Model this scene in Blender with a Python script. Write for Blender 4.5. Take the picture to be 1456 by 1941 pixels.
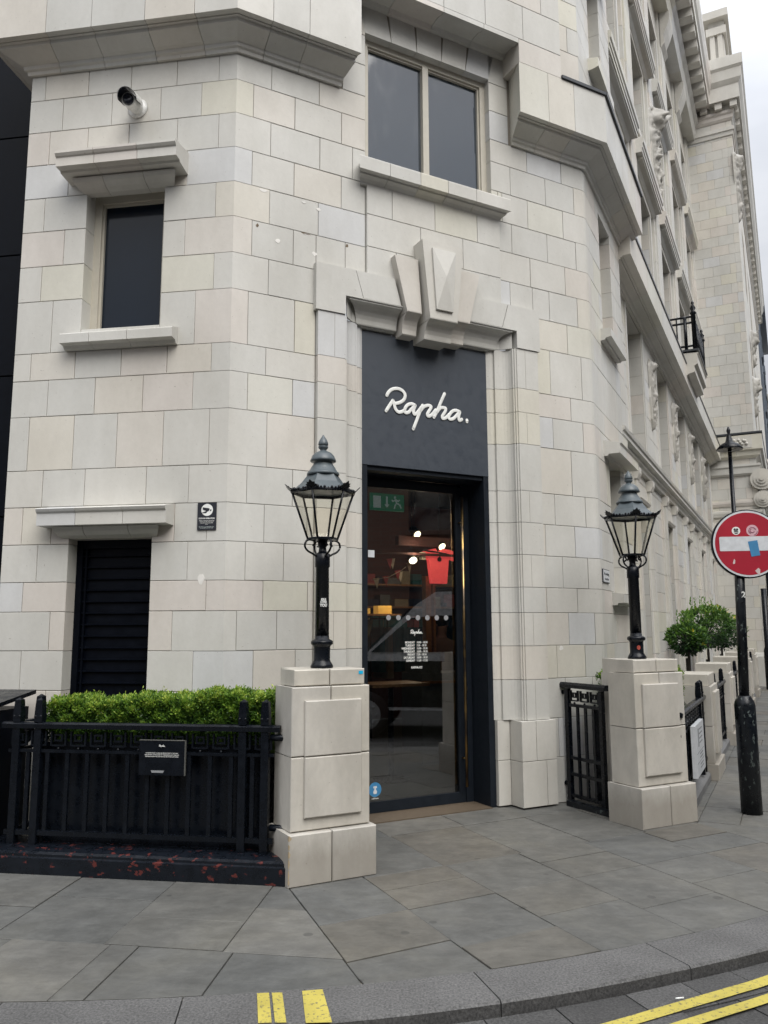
import bpy, bmesh, math, random
from mathutils import Vector, Matrix
random.seed(7)
R = math.radians
SC = bpy.context.scene
for o in list(bpy.data.objects): bpy.data.objects.remove(o)
# ------------------------------------------------------------ camera, sky, sun, exposure
cam = bpy.data.cameras.new('camera'); CO = bpy.data.objects.new('camera', cam); SC.collection.objects.link(CO)
_p, _r = 0.14475519, -0.00449291
_fw = Vector((0, math.cos(_p), math.sin(_p))); _rt = Vector((1, 0, 0)); _up = Vector((0, -math.sin(_p), math.cos(_p)))
_x = _rt*math.cos(_r)+_up*math.sin(_r); _y = -_rt*math.sin(_r)+_up*math.cos(_r)
CO.matrix_world = Matrix(((_x.x, _y.x, -_fw.x, 0), (_x.y, _y.y, -_fw.y, 0), (_x.z, _y.z, -_fw.z, 1.6), (0, 0, 0, 1)))
cam.sensor_fit = 'VERTICAL'; cam.sensor_height = 36; cam.lens = 36*1517.836/1941
cam.clip_start = .05; cam.clip_end = 1500
SC.camera = CO
SC.render.resolution_x = 768; SC.render.resolution_y = 1024
SC.view_settings.view_transform = 'Standard'; SC.view_settings.look = 'None'
SC.view_settings.exposure = 1.27; SC.view_settings.gamma = 1.0
W = bpy.data.worlds.new('World'); SC.world = W; W.use_nodes = True
wn = W.node_tree.nodes; wl = W.node_tree.links; wn.clear()
wo = wn.new('ShaderNodeOutputWorld'); wb = wn.new('ShaderNodeBackground'); wb.inputs[1].default_value = .1
sky = wn.new('ShaderNodeTexSky'); sky.sky_type = 'NISHITA'; sky.sun_disc = False
sky.sun_elevation = R(50); sky.sun_rotation = R(154); sky.air_density = 1; sky.dust_density = 2
tc = wn.new('ShaderNodeTexCoord'); mp = wn.new('ShaderNodeMapping'); mp.inputs['Scale'].default_value = (1, 1, 2.6)
nz = wn.new('ShaderNodeTexNoise'); nz.inputs['Scale'].default_value = 2.2; nz.inputs['Detail'].default_value = 5; nz.inputs['Roughness'].default_value = .55
cr = wn.new('ShaderNodeValToRGB')
cr.color_ramp.elements[0].position = .32; cr.color_ramp.elements[0].color = (4.55, 4.68, 4.98, 1)
cr.color_ramp.elements[1].position = .68; cr.color_ramp.elements[1].color = (6.35, 6.4, 6.55, 1)
sx = wn.new('ShaderNodeSeparateXYZ'); gm = wn.new('ShaderNodeMath'); gm.operation = 'MULTIPLY_ADD'; gm.inputs[1].default_value = 1.65; gm.inputs[2].default_value = .36; sq = wn.new('ShaderNodeMath'); sq.operation = 'POWER'; sq.inputs[1].default_value = 2; cz_ = wn.new('ShaderNodeMath'); cz_.operation = 'MAXIMUM'; cz_.inputs[1].default_value = 0; gm.use_clamp = False
mx = wn.new('ShaderNodeMixRGB'); gx = wn.new('ShaderNodeMixRGB'); gx.blend_type = 'MULTIPLY'; gx.inputs[0].default_value = 1; mx.inputs[0].default_value = .9
wl.new(tc.outputs['Generated'], mp.inputs[0]); wl.new(mp.outputs[0], nz.inputs[0]); wl.new(nz.outputs[0], cr.inputs[0])
wl.new(sky.outputs[0], mx.inputs[1]); wl.new(cr.outputs[0], mx.inputs[2]); wl.new(tc.outputs['Generated'], sx.inputs[0]); wl.new(sx.outputs[2], cz_.inputs[0]); wl.new(cz_.outputs[0], sq.inputs[0]); wl.new(sq.outputs[0], gm.inputs[0]); wl.new(mx.outputs[0], gx.inputs[1]); wl.new(gm.outputs[0], gx.inputs[2]); wl.new(gx.outputs[0], wb.inputs[0]); wl.new(wb.outputs[0], wo.inputs[0])
sl = bpy.data.lights.new('sun', 'SUN'); sl.energy = 1.15; sl.angle = R(45); sl.color = (1, .97, .92)
so = bpy.data.objects.new('sun', sl); SC.collection.objects.link(so)
so.rotation_euler = (R(42), 0, R(26)); so.location = (-6, -8, 25)

# ------------------------------------------------------------ frames
class FR:
    def __init__(s, o, az):
        a = R(az); s.o = Vector(o); s.d = Vector((math.cos(a), math.sin(a))); s.n = Vector((s.d.y, -s.d.x)); s.az = az
    def p(s, u, w, z):
        q = s.o+s.d*u+s.n*w; return Vector((q.x, q.y, z))
    def sub(s, u, w): 
        f = FR(s.o+s.d*u+s.n*w, s.az); return f
    def side(s, u):      # plane u=const facing -u; its own u is our w
        f = FR(s.o+s.d*u, 0); f.d = s.n.copy(); f.n = -s.d; return f
K1 = (-1.23470, 6.20850); K2 = (2.15958, 8.00382)
A = FR(K1, -8.9018); B = FR(K1, 27.8755); E = FR(K2, 63.2)
G = FR((0, 0), 0)

class M:
    def __init__(s): s.v = []; s.f = []; s.t = []; s.s = []; s.m = []
    def add(s, pts, faces, t=.5, sm=False, m=0):
        b = len(s.v); s.v += [Vector(p) for p in pts]
        for f in faces: s.f.append([b+i for i in f]); s.t.append(t); s.s.append(sm); s.m.append(m)
    def box(s, F, u0, u1, w0, w1, z0, z1, t=.5, m=0):
        P = [F.p(u, w, z) for z in (z0, z1) for w in (w0, w1) for u in (u0, u1)]
        s.add(P, [(0, 2, 3, 1), (4, 5, 7, 6), (0, 1, 5, 4), (2, 6, 7, 3), (0, 4, 6, 2), (1, 3, 7, 5)], t, m=m)
    def stone(s, F, u0, u1, w0, w1, z0, z1, t=.5, c=.0028):
        if u1-u0 < 3*c or z1-z0 < 3*c: return
        P = [F.p(u, w0, z) for z in (z0, z1) for u in (u0, u1)]+[F.p(u, w1-c, z) for z in (z0, z1) for u in (u0, u1)]+[F.p(u, w1, z) for z in (z0+c, z1-c) for u in (u0+c, u1-c)]
        s.add(P, [(0, 1, 3, 2), (0, 4, 5, 1), (1, 5, 7, 3), (3, 7, 6, 2), (2, 6, 4, 0), (4, 8, 9, 5), (5, 9, 11, 7), (7, 11, 10, 6), (6, 10, 8, 4), (8, 10, 11, 9)], t)
    def prism(s, P0, P1, t=.5, sm=False, m=0):   # two rings of equal length
        n = len(P0)
        s.add(list(P0)+list(P1), [tuple(range(n-1, -1, -1)), tuple(range(n, 2*n))], t, False, m)
        b = len(s.v)-2*n
        for i in range(n):
            j = (i+1) % n
            s.f.append([b+i, b+j, b+n+j, b+n+i]); s.t.append(t); s.s.append(sm); s.m.append(m)
    def ext_u(s, F, prof, u0, u1, m0=0, m1=0, t=.5, sm=False, wr=None):
        wr = max(p[0] for p in prof) if wr is None else wr
        s.prism([F.p(u0+m0*(wr-w), w, z) for w, z in prof], [F.p(u1-m1*(wr-w), w, z) for w, z in prof], t, sm)
    def ext_w(s, F, poly, w0, w1, t=.5, sm=False, m=0):
        s.prism([F.p(u, w0, z) for u, z in poly], [F.p(u, w1, z) for u, z in poly], t, sm, m)
    def ext_z(s, F, poly, z0, z1, t=.5, sm=False):
        s.prism([F.p(u, w, z0) for u, w in poly], [F.p(u, w, z1) for u, w in poly], t, sm)
    def lathe(s, c, prof, n=20, t=.5, sm=True, axis=None, rot=0, m=0):
        c = Vector(c); X, Y, Z = axis if axis else (Vector((1, 0, 0)), Vector((0, 1, 0)), Vector((0, 0, 1)))
        P = []
        for r, z in prof:
            for i in range(n):
                a = rot+2*math.pi*i/n; P.append(c+X*(r*math.cos(a))+Y*(r*math.sin(a))+Z*z)
        fs = []
        for k in range(len(prof)-1):
            for i in range(n):
                j = (i+1) % n; fs.append((k*n+i, k*n+j, (k+1)*n+j, (k+1)*n+i))
        s.add(P, fs, t, sm, m)
        b = len(s.v)-len(P)
        s.f.append([b+i for i in range(n-1, -1, -1)]); s.t.append(t); s.s.append(False); s.m.append(m)
        s.f.append([b+(len(prof)-1)*n+i for i in range(n)]); s.t.append(t); s.s.append(False); s.m.append(m)
    def tube(s, pts, r, n=8, t=.5, sq=None, m=0, caps=True):
        pts = [Vector(p) for p in pts]; P = []; rr = r if isinstance(r, (list, tuple)) else [r]*len(pts)
        for i, p in enumerate(pts):
            d = (pts[min(i+1, len(pts)-1)]-pts[max(i-1, 0)]).normalized()
            if sq: Z = sq[0].normalized(); X = d.cross(Z).normalized(); Y = Z*sq[1]
            else:
                up = Vector((0, 0, 1)) if abs(d.z) < .9 else Vector((1, 0, 0)); X = d.cross(up).normalized(); Y = X.cross(d).normalized()
            for k in range(n):
                a = 2*math.pi*k/n; P.append(p+(X*math.cos(a)+Y*math.sin(a))*rr[i])
        fs = [(k*n+i, k*n+(i+1) % n, (k+1)*n+(i+1) % n, (k+1)*n+i) for k in range(len(pts)-1) for i in range(n)]
        s.add(P, fs, t, True, m); b = len(s.v)-len(P)
        if caps:
            s.f.append([b+i for i in range(n-1, -1, -1)]); s.t.append(t); s.s.append(False); s.m.append(m)
            s.f.append([b+(len(pts)-1)*n+i for i in range(n)]); s.t.append(t); s.s.append(False); s.m.append(m)
    def ball(s, c, r, t=.5, sc=(1, 1, 1), n=10, m=0, F=None):
        c = Vector(c); P = []; fs = []; k = n//2
        for i in range(k+1):
            th = math.pi*i/k
            for j in range(n):
                a = 2*math.pi*j/n; q = Vector((math.sin(th)*math.cos(a)*sc[0], math.sin(th)*math.sin(a)*sc[1], math.cos(th)*sc[2]))*r
                if F: q = Vector((F.d.x*q.x+F.n.x*q.y, F.d.y*q.x+F.n.y*q.y, q.z))
                P.append(c+q)
        for i in range(k):
            for j in range(n): fs.append((i*n+j, (i+1)*n+j, (i+1)*n+(j+1) % n, i*n+(j+1) % n))
        s.add(P, fs, t, True, m)
    def obj(s, name, mat, parent=None, recalc=True, **kw):
        org = Vector(ORG.get(parent.name, (0, 0, 0))) if parent else None
        if org is None:
            xs = [v.x for v in s.v]; ys = [v.y for v in s.v]
            org = Vector(((min(xs)+max(xs))/2, (min(ys)+max(ys))/2, min(v.z for v in s.v)))
        me = bpy.data.meshes.new(name); me.from_pydata([v-org for v in s.v], [], s.f)
        at = me.attributes.new('tint', 'FLOAT', 'FACE'); at.data.foreach_set('value', s.t)
        me.polygons.foreach_set('use_smooth', s.s); me.polygons.foreach_set('material_index', s.m)
        for q in (mat if isinstance(mat, (list, tuple)) else [mat]): me.materials.append(q)
        if recalc:
            bm = bmesh.new(); bm.from_mesh(me); bmesh.ops.recalc_face_normals(bm, faces=bm.faces); bm.to_mesh(me); bm.free()
        me.update()
        o = bpy.data.objects.new(name, me); SC.collection.objects.link(o)
        if parent: o.parent = parent
        else: o.location = org
        ORG[o.name] = org
        for k, v in kw.items(): o[k] = v
        return o
ORG = {}
def thing(name, label, cat, loc, group=None):
    o = bpy.data.objects.new(name, None); SC.collection.objects.link(o); o.location = loc; o.empty_display_size = .2
    o['label'] = label; o['category'] = cat
    if group: o['group'] = group
    ORG[o.name] = Vector(loc); return o
def tag(o, label, cat, group=None):
    o['label'] = label; o['category'] = cat
    if group: o['group'] = group
    return o
def dup(root, delta, label=None, drop=()):
    def cp(o, par):
        c = o.copy(); SC.collection.objects.link(c)
        if par: c.parent = par
        for ch in list(o.children):
            cp(ch, c)
        return c
    r = cp(root, None); r.location = root.location+delta
    if label: r['label'] = label
    ORG[r.name] = ORG[root.name]+delta
    return r

# ------------------------------------------------------------ materials
def N(nt, typ, **kw):
    n = nt.nodes.new(typ)
    for k, v in kw.items(): setattr(n, k, v)
    return n
def base(name, col, rough=.5, metal=0, spec=.5, coat=0):
    m = bpy.data.materials.new(name); m.use_nodes = True; nt = m.node_tree; b = nt.nodes['Principled BSDF']
    b.inputs['Base Color'].default_value = (*col, 1); b.inputs['Roughness'].default_value = rough; b.inputs['Metallic'].default_value = metal
    b.inputs['Specular IOR Level'].default_value = spec; b.inputs['Coat Weight'].default_value = coat
    return m, nt, b
def noise(nt, scale, detail=4, rough=.55, sc3=None, dist=0):
    t = N(nt, 'ShaderNodeNewGeometry'); mpn = N(nt, 'ShaderNodeMapping'); n = N(nt, 'ShaderNodeTexNoise')
    n.inputs['Scale'].default_value = scale; n.inputs['Detail'].default_value = detail; n.inputs['Roughness'].default_value = rough; n.inputs['Distortion'].default_value = dist
    if sc3: mpn.inputs['Scale'].default_value = sc3
    nt.links.new(t.outputs['Position'], mpn.inputs[0]); nt.links.new(mpn.outputs[0], n.inputs['Vector']); return n
def ramp(nt, src, stops, mode='LINEAR'):
    r = N(nt, 'ShaderNodeValToRGB'); e = r.color_ramp.elements; r.color_ramp.interpolation = mode
    while len(e) < len(stops): e.new(.5)
    for i, (p, c) in enumerate(stops):
        e[i].position = p; e[i].color = (*c, 1) if len(c) == 3 else c
    nt.links.new(src, r.inputs[0]); return r
def mix(nt, fac, a, b, mode='MIX'):
    m = N(nt, 'ShaderNodeMixRGB', blend_type=mode)
    for i, x in ((0, fac), (1, a), (2, b)):
        if hasattr(x, 'is_linked') or hasattr(x, 'links'): nt.links.new(x, m.inputs[i])
        else: m.inputs[i].default_value = x if i == 0 else ((*x, 1) if len(x) == 3 else x)
    return m.outputs[0]
def bump(nt, b, h, strength=.3, dist=.004):
    n = N(nt, 'ShaderNodeBump'); n.inputs['Strength'].default_value = strength; n.inputs['Distance'].default_value = dist
    nt.links.new(h, n.inputs['Height']); nt.links.new(n.outputs[0], b.inputs['Normal'])
g3 = lambda v: (v, v, v)
def stone_mat(name, cols, dirt=.35, rough=.42, spk=True, low=0, pave=False):
    m, nt, b = base(name, (.5, .5, .5), rough, spec=.45)
    at = N(nt, 'ShaderNodeAttribute', attribute_name='tint')
    c = ramp(nt, at.outputs['Fac'], cols).outputs[0]
    n1 = noise(nt, 1.3, 6, .65, (1, 1, .45)); c = mix(nt, 1, c, ramp(nt, n1.outputs[0], [(.3, (.86, .85, .83)), (.68, g3(1.05))]).outputs[0], 'MULTIPLY')
    n2 = noise(nt, 5, 5, .62, (1.3, 1.3, .6)); c = mix(nt, dirt, c, ramp(nt, n2.outputs[0], [(.4, g3(.84)), (.62, g3(1.03))]).outputs[0], 'MULTIPLY')
    n4 = noise(nt, 26, 4, .7); c = mix(nt, 1, c, ramp(nt, n4.outputs[0], [(.3, g3(.965)), (.7, g3(1.02))]).outputs[0], 'MULTIPLY')
    if spk:
        n3 = noise(nt, 55, 2, .5); c = mix(nt, ramp(nt, n3.outputs[0], [(.735, g3(0)), (.76, g3(.55))]).outputs[0], c, (.2, .17, .14))
    if pave:   # worn, stained paving: broad stains, scuffs and old gum spots
        n6 = noise(nt, .9, 7, .68, dist=.6); c = mix(nt, 1, c, ramp(nt, n6.outputs[0], [(.32, (.72, .73, .74)), (.5, g3(.98)), (.68, (1.14, 1.12, 1.06))]).outputs[0], 'MULTIPLY')
        n7 = noise(nt, 6, 6, .75, (1, 2.4, 1), .8); c = mix(nt, 1, c, ramp(nt, n7.outputs[0], [(.34, g3(.86)), (.6, g3(1.05))]).outputs[0], 'MULTIPLY')
        vo = N(nt, 'ShaderNodeTexVoronoi'); vo.inputs['Scale'].default_value = 3.3; ge = N(nt, 'ShaderNodeNewGeometry'); nt.links.new(ge.outputs['Position'], vo.inputs['Vector']); n8 = noise(nt, 1.1, 2)
        am = N(nt, 'ShaderNodeMath', operation='MULTIPLY_ADD'); am.inputs[1].default_value = -.16; nt.links.new(n8.outputs[0], am.inputs[0]); nt.links.new(vo.outputs['Distance'], am.inputs[2])
        c = mix(nt, ramp(nt, am.outputs[0], [(-.0, g3(.5)), (.012, g3(0))]).outputs[0], c, (.045, .045, .043))
    if low:    # grime thrown up on the bottom of the plinths
        ge = N(nt, 'ShaderNodeNewGeometry'); sp = N(nt, 'ShaderNodeSeparateXYZ'); nt.links.new(ge.outputs['Position'], sp.inputs[0])
        n5 = noise(nt, 7, 6, .7, (1, 1, .35)); ad = N(nt, 'ShaderNodeMath', operation='MULTIPLY_ADD'); ad.inputs[1].default_value = -.34; nt.links.new(n5.outputs[0], ad.inputs[0]); nt.links.new(sp.outputs[2], ad.inputs[2])
        c = mix(nt, ramp(nt, ad.outputs[0], [(-.0, g3(.5)), (.16, g3(0))]).outputs[0], c, (.2, .175, .14))
    nt.links.new(c, b.inputs['Base Color'])
    nr = noise(nt, 3, 3); nt.links.new(ramp(nt, nr.outputs[0], [(.3, g3(rough-.1)), (.7, g3(rough+.12))]).outputs[0], b.inputs['Roughness'])
    bump(nt, b, n4.outputs[0], .5 if pave else .16, .005); return m
STC = [(0, (.55, .545, .512)), (.18, (.572, .565, .53)), (.4, (.592, .577, .533)), (.62, (.606, .582, .526)), (.8, (.602, .564, .522)), (.92, (.612, .594, .508)), (1, (.575, .58, .577))]
STONE = stone_mat('faience_stone', STC, .16)
STONE2 = stone_mat('carved_stone', STC, .6)
CARVE = stone_mat('sooty_carved_stone', [(0, (.36, .35, .32)), (1, (.42, .40, .36))], .95)
STONE3 = stone_mat('pedestal_stone', [(0, (.50, .485, .45)), (.5, (.54, .515, .465)), (1, (.57, .54, .47))], .7, .5, True, 1)
MORTAR, nt, b = base('mortar', (.24, .215, .18), .95)
def paint(name, col, rough=.3, wear=None, coat=.2, spec=.5, var=1.0):
    m, nt, b = base(name, col, rough, spec=spec, coat=coat)
    n = noise(nt, 14, 5, .65); c = mix(nt, 1, col, ramp(nt, n.outputs[0], [(.3, g3(1-.25*var)), (.7, g3(1+.3*var))]).outputs[0], 'MULTIPLY')
    if wear:
        n2 = noise(nt, wear[1], 5, .6, wear[3] if len(wear) > 3 else None); c = mix(nt, ramp(nt, n2.outputs[0], [(wear[2], g3(0)), (wear[2]+.012, g3(1))]).outputs[0], c, wear[0])
    nt.links.new(c, b.inputs['Base Color'])
    nt.links.new(ramp(nt, n.outputs[0], [(.3, g3(max(.05, rough-.1))), (.7, g3(rough+.15))]).outputs[0], b.inputs['Roughness'])
    bump(nt, b, noise(nt, 60, 3).outputs[0], .12, .002); return m
BLACK = paint('black_gloss_paint', (.0035, .005, .008), .26, coat=0, spec=.28)
BLACKRED = paint('flaking_black_paint', (.005, .007, .011), .28, ((.10, .024, .021), 16, .612, (1, 1, 1.5)), coat=0, spec=.35)
BLACKPOST = paint('worn_black_paint', (.005, .007, .010), .3, ((.09, .11, .105), 30, .615, (1, 1, .6)), coat=0, spec=.4)
GREYGREEN = paint('grey_green_metal', (.062, .08, .09), .45, var=.5)
DOORBLK = paint('dark_door_metal', (.009, .0125, .018), .5, coat=0, spec=.22, var=.4)
FASCIA = paint('dark_blue_grey_panel', (.040, .049, .063), .5, coat=0, var=.12)
CLAD = paint('black_cladding', (.0012, .0022, .005), .4, coat=0, spec=.12)
LEAD = paint('dark_lead', (.03, .034, .04), .5)
CREAM = paint('cream_window_paint', (.47, .44, .37), .4, var=.2)
WHITEP = paint('white_plastic', (.62, .62, .60), .35)
DOMEBLK = paint('camera_black_plastic', (.01, .012, .02), .15)
BRASS, nt, b = base('brass', (.62, .42, .16), .28, 1)
nt.links.new(ramp(nt, noise(nt, 5, 3, .5, (1, 1, 1)).outputs[0], [(.38, (.13, .10, .075)), (.66, (.55, .36, .13))]).outputs[0], b.inputs['Base Color'])
GREYST = stone_mat('grey_plinth_stone', [(0, (.13, .135, .14)), (1, (.18, .18, .18))], .6, .6)
FLAG = stone_mat('york_stone', [(0, (.118, .121, .117)), (.3, (.130, .131, .124)), (.7, (.142, .140, .128)), (.86, (.133, .125, .108)), (1, (.158, .158, .149))], .9, .6, True, 0, True)
GRAN, nt, b = base('granite', (.2, .2, .2), .7)
c = ramp(nt, noise(nt, 90, 3, .7).outputs[0], [(.3, g3(.045)), (.7, (.17, .168, .165))]).outputs[0]
c = mix(nt, 1, c, ramp(nt, noise(nt, 3, 4).outputs[0], [(.3, g3(.8)), (.7, g3(1.1))]).outputs[0], 'MULTIPLY')
at = N(nt, 'ShaderNodeAttribute', attribute_name='tint'); c = mix(nt, 1, c, ramp(nt, at.outputs['Fac'], [(0, g3(.45)), (1, g3(1.15))]).outputs[0], 'MULTIPLY')
nt.links.new(c, b.inputs['Base Color']); bump(nt, b, noise(nt, 45, 5, .7).outputs[0], .6, .006)
ASPH, nt, b = base('asphalt', (.05, .05, .05), .85)
nt.links.new(ramp(nt, noise(nt, 60, 4, .7).outputs[0], [(.3, g3(.03)), (.7, g3(.08))]).outputs[0], b.inputs['Base Color']); bump(nt, b, noise(nt, 70, 4).outputs[0], .5, .005)
YEL, nt, b = base('yellow_road_paint', (.65, .48, .03), .7)
ny = noise(nt, 48, 6, .75); c = mix(nt, ramp(nt, ny.outputs[0], [(.555, g3(0)), (.62, g3(.9))]).outputs[0], (.50, .42, .085), (.10, .095, .08)); c = mix(nt, .5, c, ramp(nt, noise(nt, 5, 4).outputs[0], [(.35, g3(.7)), (.65, g3(1.1))]).outputs[0], 'MULTIPLY')
nt.links.new(c, b.inputs['Base Color'])
def flat(name, col, rough=.5, em=None, es=1):
    m, nt, b = base(name, col, rough)
    n = noise(nt, 20, 3); nt.links.new(mix(nt, 1, col, ramp(nt, n.outputs[0], [(.3, g3(.9)), (.7, g3(1.08))]).outputs[0], 'MULTIPLY'), b.inputs['Base Color'])
    if em: b.inputs['Emission Color'].default_value = (*em, 1); b.inputs['Emission Strength'].default_value = es
    return m
WHITE = flat('white_lettering', (.78, .79, .76)); SIGNW = flat('sign_white', (.62, .64, .66), .35); SIGNR, nt, b = base('sign_red', (.36, .012, .025), .4)
c = mix(nt, ramp(nt, noise(nt, 24, 5, .75, dist=1.5).outputs[0], [(.70, g3(0)), (.735, g3(1))]).outputs[0], (.37, .014, .032), (.62, .42, .42))
c = mix(nt, .5, c, ramp(nt, noise(nt, 4, 3).outputs[0], [(.3, g3(.8)), (.7, g3(1.1))]).outputs[0], 'MULTIPLY'); nt.links.new(c, b.inputs['Base Color'])
SIGNBLK = flat('sign_black', (.022, .024, .032), .4); BLUE = flat('blue_sticker', (.05, .22, .42)); CYAN = flat('cyan_tape', (.0, .42, .72)); PINK = flat('pink_sticker', (.6, .38, .42)); INK = flat('dark_ink', (.03, .035, .04)); GREYINK = flat('grey_print', (.25, .26, .27))
WOOD, nt, b = base('table_wood', (.35, .15, .06), .4)
nt.links.new(ramp(nt, noise(nt, 6, 4, .6, (1, 8, 8)).outputs[0], [(.3, (.24, .10, .045)), (.7, (.42, .2, .085))]).outputs[0], b.inputs['Base Color'])
CORAL = flat('glowing_coral_fabric', (.85, .10, .10), .8, (.9, .07, .07), .5); CREAMF = flat('cream_fabric', (.5, .42, .32), .8)  # coral fabric glows by itself, standing in for spotlight on the jersey
GREENS = flat('exit_green', (.0, .20, .11), .4, (.0, .3, .16), .09); GREYPIC = flat('exit_pictogram', (.42, .46, .45), .5, (.4, .46, .44), .16)
DARKIN = flat('dark_interior', (.022, .018, .018), .8); REDIN = flat('dark_red_wall', (.06, .016, .013), .8); FLOORIN = flat('shop_floor', (.045, .05, .048), .35); COUNTER = flat('pale_counter', (.17, .18, .18), .5); ORANGE = flat('glowing_amber_goods', (.7, .35, .06), .5, (.8, .4, .08), .35)  # amber goods glow by themselves, standing in for warm light on the shelf
LAMPE = flat('lamp_disc', (1, .9, .7), .5, (1, .78, .48), 5.0); WARMW = flat('lit_window', (.9, .75, .5), .5, (1, .72, .4), .7)
DOT = flat('frosted_dot', (.30, .30, .31), .6); SKIN = flat('skin', (.30, .16, .115), .6); JACKET = flat('brown_jacket', (.12, .07, .055), .8); HAIR = flat('dark_hair', (.012, .009, .008), .6)
def glass_m(name, tint, ior=1.6, rough=.0, gain=1.0):
    m = bpy.data.materials.new(name); m.use_nodes = True; nt = m.node_tree; nt.nodes.clear()
    o = N(nt, 'ShaderNodeOutputMaterial'); t = N(nt, 'ShaderNodeBsdfTransparent'); t.inputs[0].default_value = (*tint, 1)
    g = N(nt, 'ShaderNodeBsdfGlossy'); g.inputs['Roughness'].default_value = rough; f = N(nt, 'ShaderNodeFresnel'); f.inputs[0].default_value = ior
    mu = N(nt, 'ShaderNodeMath', operation='MULTIPLY', use_clamp=True); mu.inputs[1].default_value = gain; ge = N(nt, 'ShaderNodeNewGeometry'); bf = N(nt, 'ShaderNodeMath', operation='SUBTRACT'); bf.inputs[0].default_value = 1; nt.links.new(ge.outputs['Backfacing'], bf.inputs[1]); m2 = N(nt, 'ShaderNodeMath', operation='MULTIPLY'); nt.links.new(bf.outputs[0], m2.inputs[0]); nt.links.new(f.outputs[0], m2.inputs[1]); nt.links.new(m2.outputs[0], mu.inputs[0])
    x = N(nt, 'ShaderNodeMixShader'); nt.links.new(mu.outputs[0], x.inputs[0]); nt.links.new(t.outputs[0], x.inputs[1]); nt.links.new(g.outputs[0], x.inputs[2]); nt.links.new(x.outputs[0], o.inputs[0]); return m
GLASS = glass_m('door_glass', (.66, .70, .70), 1.6, gain=4.2)
LGLASS = glass_m('lantern_glass', (.985, .98, .955), 1.45)
PANE, nt, b = base('dark_window_glass', (.008, .018, .03), .04, spec=.8); b.inputs['IOR'].default_value = 1.75
bump(nt, b, noise(nt, 2.2, 2, .5, (1, 1, .5)).outputs[0], .10, .02)
nt.links.new(ramp(nt, noise(nt, 3.5, 5, .6, (1, 1, .4)).outputs[0], [(.45, g3(.02)), (.7, g3(.22))]).outputs[0], b.inputs['Roughness'])
PANE2, nt, b = base('dull_window_glass', (.005, .010, .019), .08, spec=.35)
def leaf_mat(name, stops, rough=.45):
    m, nt, b = base(name, (.1, .2, .03), rough, spec=.4)
    at = N(nt, 'ShaderNodeAttribute', attribute_name='tint'); c = ramp(nt, at.outputs['Fac'], stops).outputs[0]; nt.links.new(c, b.inputs['Base Color'])
    tr = N(nt, 'ShaderNodeBsdfTranslucent'); nt.links.new(c, tr.inputs[0]); mxs = N(nt, 'ShaderNodeMixShader'); mxs.inputs[0].default_value = .28
    o = nt.nodes['Material Output']; nt.links.new(b.outputs[0], mxs.inputs[1]); nt.links.new(tr.outputs[0], mxs.inputs[2]); nt.links.new(mxs.outputs[0], o.inputs[0]); return m
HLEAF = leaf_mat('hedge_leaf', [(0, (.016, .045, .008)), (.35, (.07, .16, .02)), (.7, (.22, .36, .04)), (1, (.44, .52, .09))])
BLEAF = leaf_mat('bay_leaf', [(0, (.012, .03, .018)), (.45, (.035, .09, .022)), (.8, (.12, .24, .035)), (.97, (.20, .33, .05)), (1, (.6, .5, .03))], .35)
BARK = flat('bark', (.028, .024, .02), .9)
BRICK, nt, b = base('dark_brick', (.1, .05, .04), .9)
bt = N(nt, 'ShaderNodeTexBrick'); ge = N(nt, 'ShaderNodeNewGeometry'); sp = N(nt, 'ShaderNodeSeparateXYZ'); cb = N(nt, 'ShaderNodeCombineXYZ'); nt.links.new(ge.outputs['Position'], sp.inputs[0]); nt.links.new(sp.outputs[0], cb.inputs[0]); nt.links.new(sp.outputs[2], cb.inputs[1]); nt.links.new(cb.outputs[0], bt.inputs[0])
bt.inputs['Scale'].default_value = 2.2; bt.inputs['Color1'].default_value = (.16, .10, .08, 1); bt.inputs['Color2'].default_value = (.11, .08, .07, 1); bt.inputs['Mortar'].default_value = (.12, .11, .1, 1); nt.links.new(bt.outputs[0], b.inputs['Base Color'])
SLATE = flat('blue_grey_slate', (.10, .12, .15), .6)

def text(F, u, z, w, s, size, mat, parent, name='lettering', align='CENTER', sx=1.0, org=None, bold=.0):
    cu = bpy.data.curves.new('txt', 'FONT'); cu.body = s; cu.size = size; cu.align_x = align; cu.extrude = .0006; cu.offset = bold; cu.resolution_u = 2
    o = bpy.data.objects.new('txt', cu); SC.collection.objects.link(o)
    dg = bpy.context.evaluated_depsgraph_get(); me = bpy.data.meshes.new_from_object(o.evaluated_get(dg))
    bpy.data.objects.remove(o); og = ORG.get(parent.name, Vector((0, 0, 0)))
    for v in me.vertices:
        q = F.p(u+v.co.x*sx, w+v.co.z+.0006, z+v.co.y); v.co = q-og
    me.materials.clear(); me.materials.append(mat); me.name = name
    o = bpy.data.objects.new(name, me); SC.collection.objects.link(o); o.parent = parent; return o
def wrapf(F, cx, r):   # frame whose u axis wraps round a vertical cylinder of radius r, for stickers on poles
    class Q: pass
    q = Q(); C0 = Vector(cx)
    def p(u, w, z):
        a = u/r; d = F.n*math.cos(a)+F.d*math.sin(a); c = C0.xy+d*(r+w); return Vector((c.x, c.y, z))
    q.p = p; q.n = F.n; q.d = F.d; return q
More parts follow.
